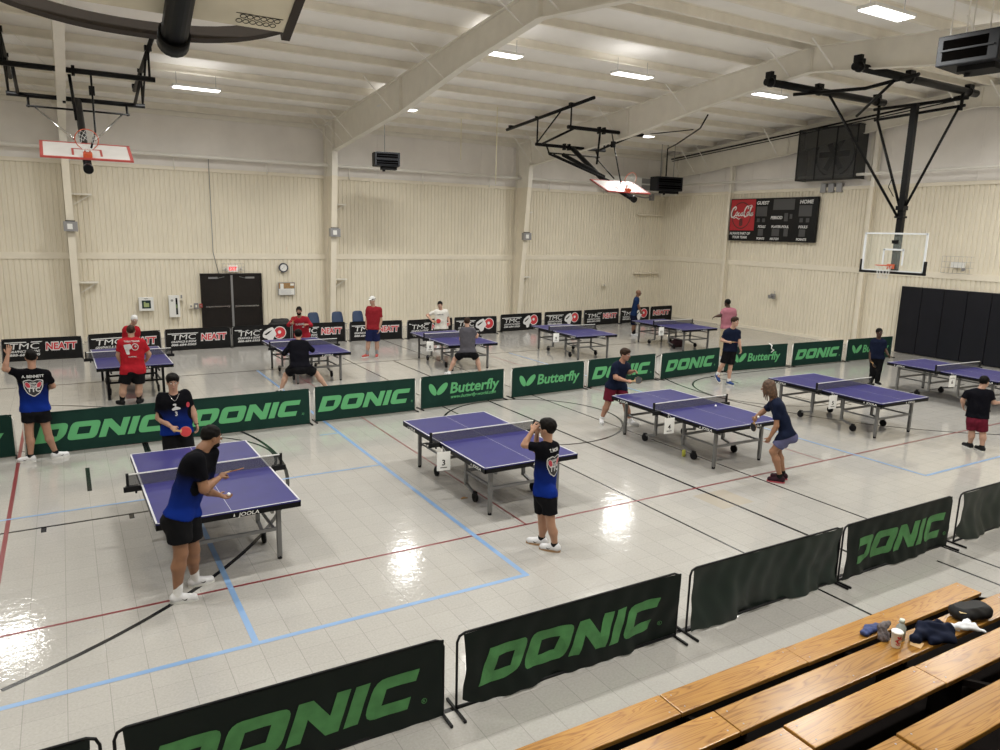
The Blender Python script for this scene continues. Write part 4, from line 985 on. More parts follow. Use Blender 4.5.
# wire guarded fittings on the right wall
e = empty('emergency_light', (25.1, 13.12, 3.13), -math.pi / 2, 'white emergency light in a wire guard right of the clear backboard', 'emergency light')
m = MB(); m.box((0, -.06, 0), (.42, .10, .18)); m.build('housing', M_WHITE, e, bevel=.01); m = MB(); m.cyl((.2, -.1, -.14), .05, .06, 'y', 14); m.build('lamp', M_GREY, e); wirecage(e, -.45, .45, -.27, .27, .2, 7)
e = empty('wall_horn', (25.02, 20.2, 1.50), -math.pi / 2, 'small grey wall fitting low on the right wall below the scoreboard', 'wall fitting')
m = MB(); m.box((0, -.05, 0), (.2, .1, .2)); m.build('housing', M_GREY, e, bevel=.01); m = MB(); m.tube([(0, -.08, 0), (-.05, -.22, -.02)], [.04, .085], 12); m.bar((.08, -.05, .1), (.09, -.06, .22), .015); m.build('horn', M_GREY, e)
# exhaust fan behind a dark mesh cage, high on the right wall
M_CAGE = mat('cage_mesh', (.03, .032, .034), .6, alpha=.82)
e = empty('fan_guard', (24.88, 18.1, 6.96), -math.pi / 2, 'dark mesh cage over the wall fan above the scoreboard', 'fan guard')
m = MB(); x0, x1, z0, z1, dy = -1.25, 1.2, -.93, .93, .30
m.raw([(x0, -dy, z0), (x1, -dy, z0), (x1, -dy, z1), (x0, -dy, z1), (x0, .4, z0), (x1, .4, z0), (x1, .4, z1), (x0, .4, z1)], [(0, 1, 2, 3), (0, 3, 7, 4), (1, 5, 6, 2), (3, 2, 6, 7), (0, 4, 5, 1)]); m.build('mesh_panel', M_CAGE, e, fix=False)
m = MB()
for x in (x0, x0 + .82, x0 + 1.63, x1): m.bar((x, -dy - .01, z0), (x, -dy - .01, z1), .04, .02)
for z in (z0, z1): m.bar((x0, -dy - .01, z), (x1, -dy - .01, z), .04, .02)
for x in (x0, x1):
    for z in (z0, z1): m.bar((x, -dy, z), (x, .4, z), .03, .03)
m.build('guard_frame', M_BLK, e)
m = MB()
for k in range(6):
    a = k * math.pi / 3; mm = Matrix.Rotation(a, 3, 'Y'); m.box(tuple(mm @ Vector((.38, .15, 0))), (.5, .02, .2), M=mm)
m.cyl((0, .15, 0), .12, .15, 'y', 16); m.tube([(.8 * math.cos(t), .2, .8 * math.sin(t)) for t in [k * math.pi / 12 for k in range(24)]], .03, 6, closed=True); m.build('fan', M_DARK, e)
m = MB(); m.raw([(x0 + .05, .38, z0), (x1 + .25, .38, z0), (x1 + .25, .38, z1), (x0 + .05, .38, z1)], [(0, 1, 2, 3)]); m.bar((x1 + .22, .3, z0 - .1), (x1 + .22, .3, z1), .10, .1); m.build('wall_opening', M_STEEL, e, fix=False)
m = MB()
for k in range(3): m.box((-.35 + k * .34, .25, z0 - .28), (.22, .18, .34))
m.build('switch_boxes', M_GREY, e, bevel=.01)

# ------------------------------------------------------------------ heaters and the high window unit
def heater(loc, dims, rz, label, rods, near=False):
    w, dd, h = dims; e = empty('unit_heater', loc, rz, label, 'heater'); m = MB(); m.box((0, 0, 0), (w, dd, h)); m.build('casing', M_HEAT, e, bevel=.02)
    m = MB(); n = 3 if near else 6; DKM = mat('heater_opening_shade', (.0015, .0013, .0012), .9, spec=.0)  # flat near-black panels put the shade inside the openings into colour
    if near:
        for z in (-.19, .19): m.box((-.04 * w, -dd / 2 - .002, z * h), (w * .72, .01, h * .30), mi=1)
    else: m.box((0, -dd / 2 - .002, 0), (w * .84, .01, h * .80), mi=1)
    for k in range(0 if near else n): m.box((0, -dd / 2 - .012, -h * .38 + k * h * .76 / (n - 1)), (w * .84, .03, .012), M=Matrix.Rotation(.5, 3, 'X'))
    m.box((0, -dd / 2 - .012, 0), (w * .86, .02, .03)); m.build('louvre', [M_HEAT, DKM], e)
    m = MB(); m.box((w * .1, 0, -h / 2 - .05), (w * .6, dd * .6, .10)); m.cyl((-w * .1, -dd * .1, -h / 2 - .11), .05, .1); m.build('burner_tray', M_DARK, e)
    for a, b in rods:
        m = MB(); m.tube([(a * w, b * dd, h / 2 - .02), (a * w, b * dd, roof(loc[1]) + .1 - loc[2])], .013, 6); m.build('hanging_rod', M_PIPE if near else M_GREY, e)
    return e
M_HEAT = noisy(mat('heater_grey', (.013, .014, .017), .6, .0, spec=.25), 5, .1)
heater((9.62, 24.0, 6.12), (.85, .55, .46), -.2, 'small dark heater hanging from one rod beside the second rafter', [(-.05, 0)])
heater((23.2, 25., 6.06), (1.35, .55, .60), -.15, 'dark heater hanging in the far right corner', [(-.25, 0), (0, .1), (.25, 0)])
heater((14.55, 7.80, 7.24), (1.02, .95, .52), -1.47, 'big dark heater hanging from rods at the top right corner', [(-.38, -.3), (-.12, -.3), (.25, -.3), (-.3, .4), (.4, .3)], True)
e = empty('window_unit', (22.95, 26.85, 6.13), 0, 'white framed air conditioning unit high in the far right corner', 'air conditioner')
m = MB(); m.box((0, 0, 0), (3.7, .35, .62)); m.build('casing', M_WHITE, e, bevel=.02)
m = MB()
for x in (.6, 1.35):
    for z in (-.14, .15): m.box((x, -.19, z), (.62, .03, .22))
m.build('grille', M_GREY, e)
m = MB(); m.tube([(-.8, -.15, -.3), (-.2, -.2, -.52), (.5, -.2, -.60), (1.0, -.1, -.55)], .03, 8); m.box((1.05, -.05, -.55), (.2, .15, .3)); m.build('bracket_arm', M_GREY, e)

# ------------------------------------------------------------------ basketball backboards
M_BBW = noisy(mat('backboard_white', (.74, .72, .70), .4), 3, .04); M_BBR = mat('backboard_red', (.45, .07, .06), .5); M_RIM = mat('rim_orange', (.55, .10, .04), .45); M_CORD = mat('net_cord', (.7, .7, .68), .8)
M_BBB = noisy(mat('backboard_back', (.72, .68, .56), .6), 2.5, .10)
def netting(mb, C, n, u, x, r0, L, k=12):
    """basket net: rings shrinking along direction n from centre C; u,x span the ring plane"""
    C = Vector(C); lv = 4
    def pt(i, j):
        a = 2 * math.pi * (i + .5 * (j % 2)) / k; r__ = r0 * (1 - .42 * (j / lv) ** .8); return C + n * (L * j / lv) + (u * math.sin(a) + x * math.cos(a)) * r__
    for j in range(lv):
        for i in range(k):
            mb.tube([pt(i, j), pt(i, j + 1)], .004, 4, cap=False); mb.tube([pt(i + 1 if j % 2 == 0 else i, j), pt(i + (0 if j % 2 == 0 else 1), j + 1)] if j % 2 else [pt(i, j), pt(i - 1, j + 1)], .004, 4, cap=False)
def hoop(parent, O, X, U, N, wd=1.83, ht=1.07, net_dir=None):
    """rim and net; O = board centre, X right, U up along the board, N face normal"""
    O, X, U, N = map(Vector, (O, X, U, N)); c = O - U * (ht / 2 - .15) + N * .38; m = MB()
    m.tube([c + (X * math.cos(t) + N * math.sin(t)) * .229 for t in [2 * math.pi * k / 28 for k in range(28)]], .010, 8, closed=True)
    b = O - U * (ht / 2 - .15)
    m.bar(b + X * .05, c - N * .22 + X * .05, .03, .02); m.bar(b - X * .05, c - N * .22 - X * .05, .03, .02)
    q = b + N * .035; vs = [q + X * a + U * b_ + N * c_ for a in (-.09, .09) for b_ in (-.10, .03) for c_ in (-.03, .06)]
    m.raw(vs, [(0, 1, 3, 2), (4, 6, 7, 5), (0, 4, 5, 1), (2, 3, 7, 6), (0, 2, 6, 4), (1, 5, 7, 3)])
    r = m.build('rim', M_RIM, parent); m = MB(); nd_ = Vector(net_dir) if net_dir else -U
    netting(m, c, nd_, N, X, .22, .38 if not net_dir else .14); m.build('net', M_CORD, r)
def quadbox(mb, O, X, U, N, x0, x1, u0, u1, n0, n1, mi=0):
    vs = [O + X * a + U * b + N * c for a in (x0, x1) for b in (u0, u1) for c in (n0, n1)]
    mb.raw(vs, [(0, 1, 3, 2), (4, 6, 7, 5), (0, 4, 5, 1), (2, 3, 7, 6), (0, 2, 6, 4), (1, 5, 7, 3)], mi)
def folded(cx, s, label, fan=False):
    """ceiling-hung backboard swung up; s=+1: stands on the far side (faces the near side), -1: mirrored"""
    Y = (lambda y: y) if s > 0 else (lambda y: 24.8 - y)
    e = empty('basketball_backboard', (cx, Y(19.7), 5.4), 0, label, 'basketball hoop'); o0 = Vector((cx, Y(19.7), 5.4))
    V = lambda x, y, z: Vector((cx + x, Y(y), z)) - o0
    X = Vector((1, 0, 0)); U = Vector((0, s * .92, .39)).normalized(); N = Vector((0, -s * .39, .92)).normalized(); O = V(0, 19.72, 5.42)
    m = MB(); quadbox(m, O, X, U, N, -.915, .915, -.53, .53, -.03, .0); m.build('board', M_BBB if s < 0 else M_BBW, e, bevel=.004)
    if s > 0:
        m = MB()
        for (x0, x1, u0, u1) in ((-.915, .915, .475, .535), (-.915, .915, -.535, -.475), (-.915, -.85, -.53, .53), (.85, .915, -.53, .53), (-.305, .305, .07, .115), (-.305, -.26, -.34, .115), (.26, .305, -.34, .115)):
            quadbox(m, O, X, U, N, x0, x1, u0, u1, -.031, .004)
        m.build('red_border', M_BBR, e)
        hoop(e, O, X, U, N, net_dir=Vector((0, -.3, -.95)))
    else:
        m = MB(); P_ = []
        for k in range(21):
            a = -1 + 2 * k / 20; P_.append(O + X * a * 1.0 + U * (-.60 - .13 * (1 - a * a)) + N * (-.02 + .14 * abs(a) ** 3))
        for i in range(20): m.bar(P_[i] - (P_[i + 1] - P_[i]) * .06, P_[i + 1], .05, .095, up=N)
        for sx in (-1, 1): quadbox(m, O, X, U, N, sx * .94 - .03, sx * .94 + .03, -.6, -.1, -.04, .03)
        m.build('edge_padding', mat('padding_brown', (.030, .022, .017), .7), e)
        m = MB(); quadbox(m, O, X, U, N, -.25, -.13, -.35, -.12, -.10, -.03); m.build('mounting_bracket', M_BLK, e)
        m = MB()
        t_ = text('0 1 2 3 4 5', .0, fit=6)
        for r__, zz in ((0, -.47), (1, -.42)):
            for k in range(6):
                q = MB()
                q = m; c0 = O + X * (.60 + k * .045 + r__ * .02) + U * zz + N * -.032
                q.tube([c0 + (X * math.cos(a) + U * math.sin(a)) * .02 for a in [2 * math.pi * j_ / 10 for j_ in range(10)]], .003, 4, closed=True)
        quadbox(m, O, X, U, N, .57, .88, -.395, -.39, -.033, -.031); m.build('stencil_marks', M_BLK, e)
    # support frame
    for x in (-1.5, 1.5):
        f = MB(); f.tube([V(x, 24.7, roof(24.7) - .06), V(x, 19.4, roof(19.4) - .06)], .055, 10)
        for y in (24.4, 22.6, 20.6): f.box(tuple(V(x, y, roof(y) - .02)), (.16, .12, .12))
        f.tube([V(x, 20.6, roof(20.6) - .1), V(x, 20.6, 7.27)], .028, 8); f.tube([V(x, 22.6, roof(22.6) - .1), V(x, 22.6, 6.92)], .028, 8); f.tube([V(x, 21.2, roof(21.2) - .1), V(x, 22.6, 6.95)], .025, 8)
        f.tube([V(x * .87, 20.6, 7.27), V(x * .87, 22.6, 6.92)], .04, 8); f.build('ceiling_rail', M_BLK, e)
    for (w_, y, z, r__) in ((1.62, 20.6, 7.27, .062), (1.55, 22.6, 6.90, .058)):
        f = MB(); f.tube([V(-w_, y, z), V(w_, y, z)], r__, 10)
        for dx in (-.32, -.12): f.box(tuple(V(dx, y, z)), (.07, .14, .22))
        f.build('cross_bar', M_BLK, e)
    f = MB(); f.tube([V(-1.15, 22.4, 6.62), V(1.15, 22.4, 6.62)], .025, 8)
    for x in (-1.1, 1.1): f.tube([V(x, 22.6, 6.90), V(x, 22.4, 6.60)], .03, 8)
    f.build('cross_bar', M_BLK, e)
    f = MB(); r = .085; mx_ = -.02 if s > 0 else .20; yb_ = 18.95 if s > 0 else 19.14; zb_ = 4.97 + (yb_ - 18.95) * .406
    f.tube([V(mx_, yb_, zb_), V(mx_, 20.55, 5.62), V(mx_, 22.5, 6.85)], r, 18); f.cyl(V(mx_, yb_ + .03, zb_ + .012), r * 1.2, .12, V(0, 18.95, 4.97) - V(0, 20.55, 5.62), 18); f.build('mast', M_BLK, e)
    f = MB(); f.tube([V(.24, 20.6, 7.2), V(.22, 20.1, 5.9), V(.1, 19.8, 5.5)], .022, 8); f.tube([V(-.2, 20.7, 7.2), V(-.12, 20.9, 6.2)], .035, 8); f.box(tuple(V(.23, 20.5, 6.85)), (.12, .12, .2)); f.build('lift_arm', M_BLK, e)
    f = MB()
    for x in (-1, 1): f.tube([V(x * .95, 22.35, 6.58), V(x * .22, 20.35, 5.72)], .022, 8)
    f.build('stay_rod', M_CHROME if cx < 5 else M_BLK, e)
    if cx > 10:
        f = MB(); f.tube([V(-1.15, 22.35, 6.58), V(-.1, 20.2, 5.62)], .035, 8); f.tube([V(-.5, 22.4, 6.6), V(-.1, 20.5, 5.75)], .07, 10); f.build('drive_arm', M_DARK, e)
    return e
folded(.65, 1, 'red-bordered backboard swung up at the upper left, ring above it')
folded(16.25, 1, 'folded backboard swung up high in front of the far right corner')
folded(.55, -1, 'underside of the nearest folded backboard with its thick black mast, top left')
# deployed clear backboard
BX, BY, BZ = 20.6, 12.62, 3.52
e = empty('basketball_backboard', (BX, BY, BZ), 0, 'clear framed backboard hanging in front of the right wall', 'basketball hoop')
m = MB(); m.box((.01, 0, 0), (.012, 1.80, 1.04)); m.build('glass', mat('backboard_glass', (.75, .85, .80), .05, alpha=.08), e)
m = MB()
for z in (-.535, .535): m.box((0, 0, z), (.05, 1.86, .045))
for y in (-.915, .915): m.box((0, y, 0), (.05, .045, 1.09))
m.box((-.012, 0, .08), (.012, .62, .05)); m.box((-.012, .29, -.13), (.012, .05, .45)); m.box((-.012, -.29, -.13), (.012, .05, .45)); m.build('white_frame', mat('frame_white', (.72, .75, .78), .4), e)
m = MB(); m.box((.0, 0, -.575), (.09, 1.98, .07))
for y in (-.955, .955): m.box((0, y, -.40), (.09, .06, .36))
m.build('edge_padding', M_DARK, e, bevel=.012)
hoop(e, (-.02, 0, .02), (0, -1, 0), (0, 0, 1), (-1, 0, 0))
m = MB(); m.box((.14, 0, 1.78), (.14, .17, 4.6)); m.box((.05, 0, .3), (.10, .2, .1)); m.box((.05, 0, -.4), (.10, .2, .1)); m.box((.12, 0, 1.25), (.22, .24, .12)); m.box((.12, 0, 1.0), (.2, .26, .06)); m.build('mast', M_BLK, e)
V = lambda x, y, z: (x - BX, y - BY, z - BZ)
for (a_, b_) in (((16.15, 13.92, 7.84), (21.05, 13.75, 7.80)), ((16.3, 11.5, 7.84), (21.6, 11.48, 7.80))):
    m = MB(); m.tube([V(*a_), V(*b_)], .095, 16)
    for q in (.035, .42, .93):
        c_ = [a_[i] + (b_[i] - a_[i]) * q for i in range(3)]; m.cyl(V(*c_), .115, .09, 'x', 16); m.box(V(c_[0], c_[1], c_[2] + .13), (.22, .14, .12))
    m.bar(V(a_[0] + .12, a_[1], 7.95), V(a_[0] + .12, a_[1], 8.1), .1, .2); m.build('ceiling_rail', M_BLK, e)
m = MB(); m.tube([V(17.6, 14.2, 7.72), V(18.4, 12.6, 7.74), V(17.9, 10.9, 7.76)], .045, 10); m.build('cross_bar', M_BLK, e)
m = MB(); m.tube([V(20.9, 13.95, 7.62), V(20.9, 11.3, 7.60)], .045, 10); m.tube([V(20.9, 13.9, 7.32), V(20.9, 11.35, 7.42)], .04, 10)
for y in (13.8, 11.45): m.tube([V(20.9, y, 7.75), V(20.9, y, 7.3)], .045, 8)
m.build('cross_frame', M_BLK, e)
for pts in ([V(18.6, 13.8, 7.75), V(20.72, 12.66, 4.45)], [V(20.9, 13.8, 7.3), V(20.74, 12.7, 4.8)], [V(20.9, 11.5, 7.4), V(20.74, 12.54, 4.8)], [V(18.0, 11.6, 7.7), V(18.6, 12.9, 7.1)]):
    m = MB(); m.tube(pts, .038, 8); m.build('brace', M_BLK, e)
m = MB(); m.tube([V(20.6, 12.95, 5.6), V(20.4, 12.9, 5.35), V(20.7, 12.9, 5.1)], .012, 6); m.build('lift_cable', M_BLK, e)
# thin drop cords from the roof
for (x, y, z0, lb) in ((12.45, 24., 6.3, 'thin tan cord hanging from the roof, the shorter left one'), (12.75, 22., 5.4, 'thin tan cord hanging from the roof beside the third column')):
    m = MB(); m.tube([(x, y, roof(y)), (x, y, z0)], .012, 5); tag(m.build('hanging_cord', mat('cord_tan', (.72, .66, .45), .8)), lb, 'cord')
m = MB(); m.tube([(23.1, 24.95, 6.40), (23.05, 24.9, 7.55), (22.6, 23.9, 7.62), (20.6, 20.6, 7.75), (18.8, 18.5, 7.8)], .028, 6); m.tube([(20.4, 20.75, 7.70), (19.95, 22.6, 7.68)], .02, 6)
tag(m.build('gas_pipe', M_BLK), 'dark gas pipe curving from the roof down to the corner heater', 'pipe')

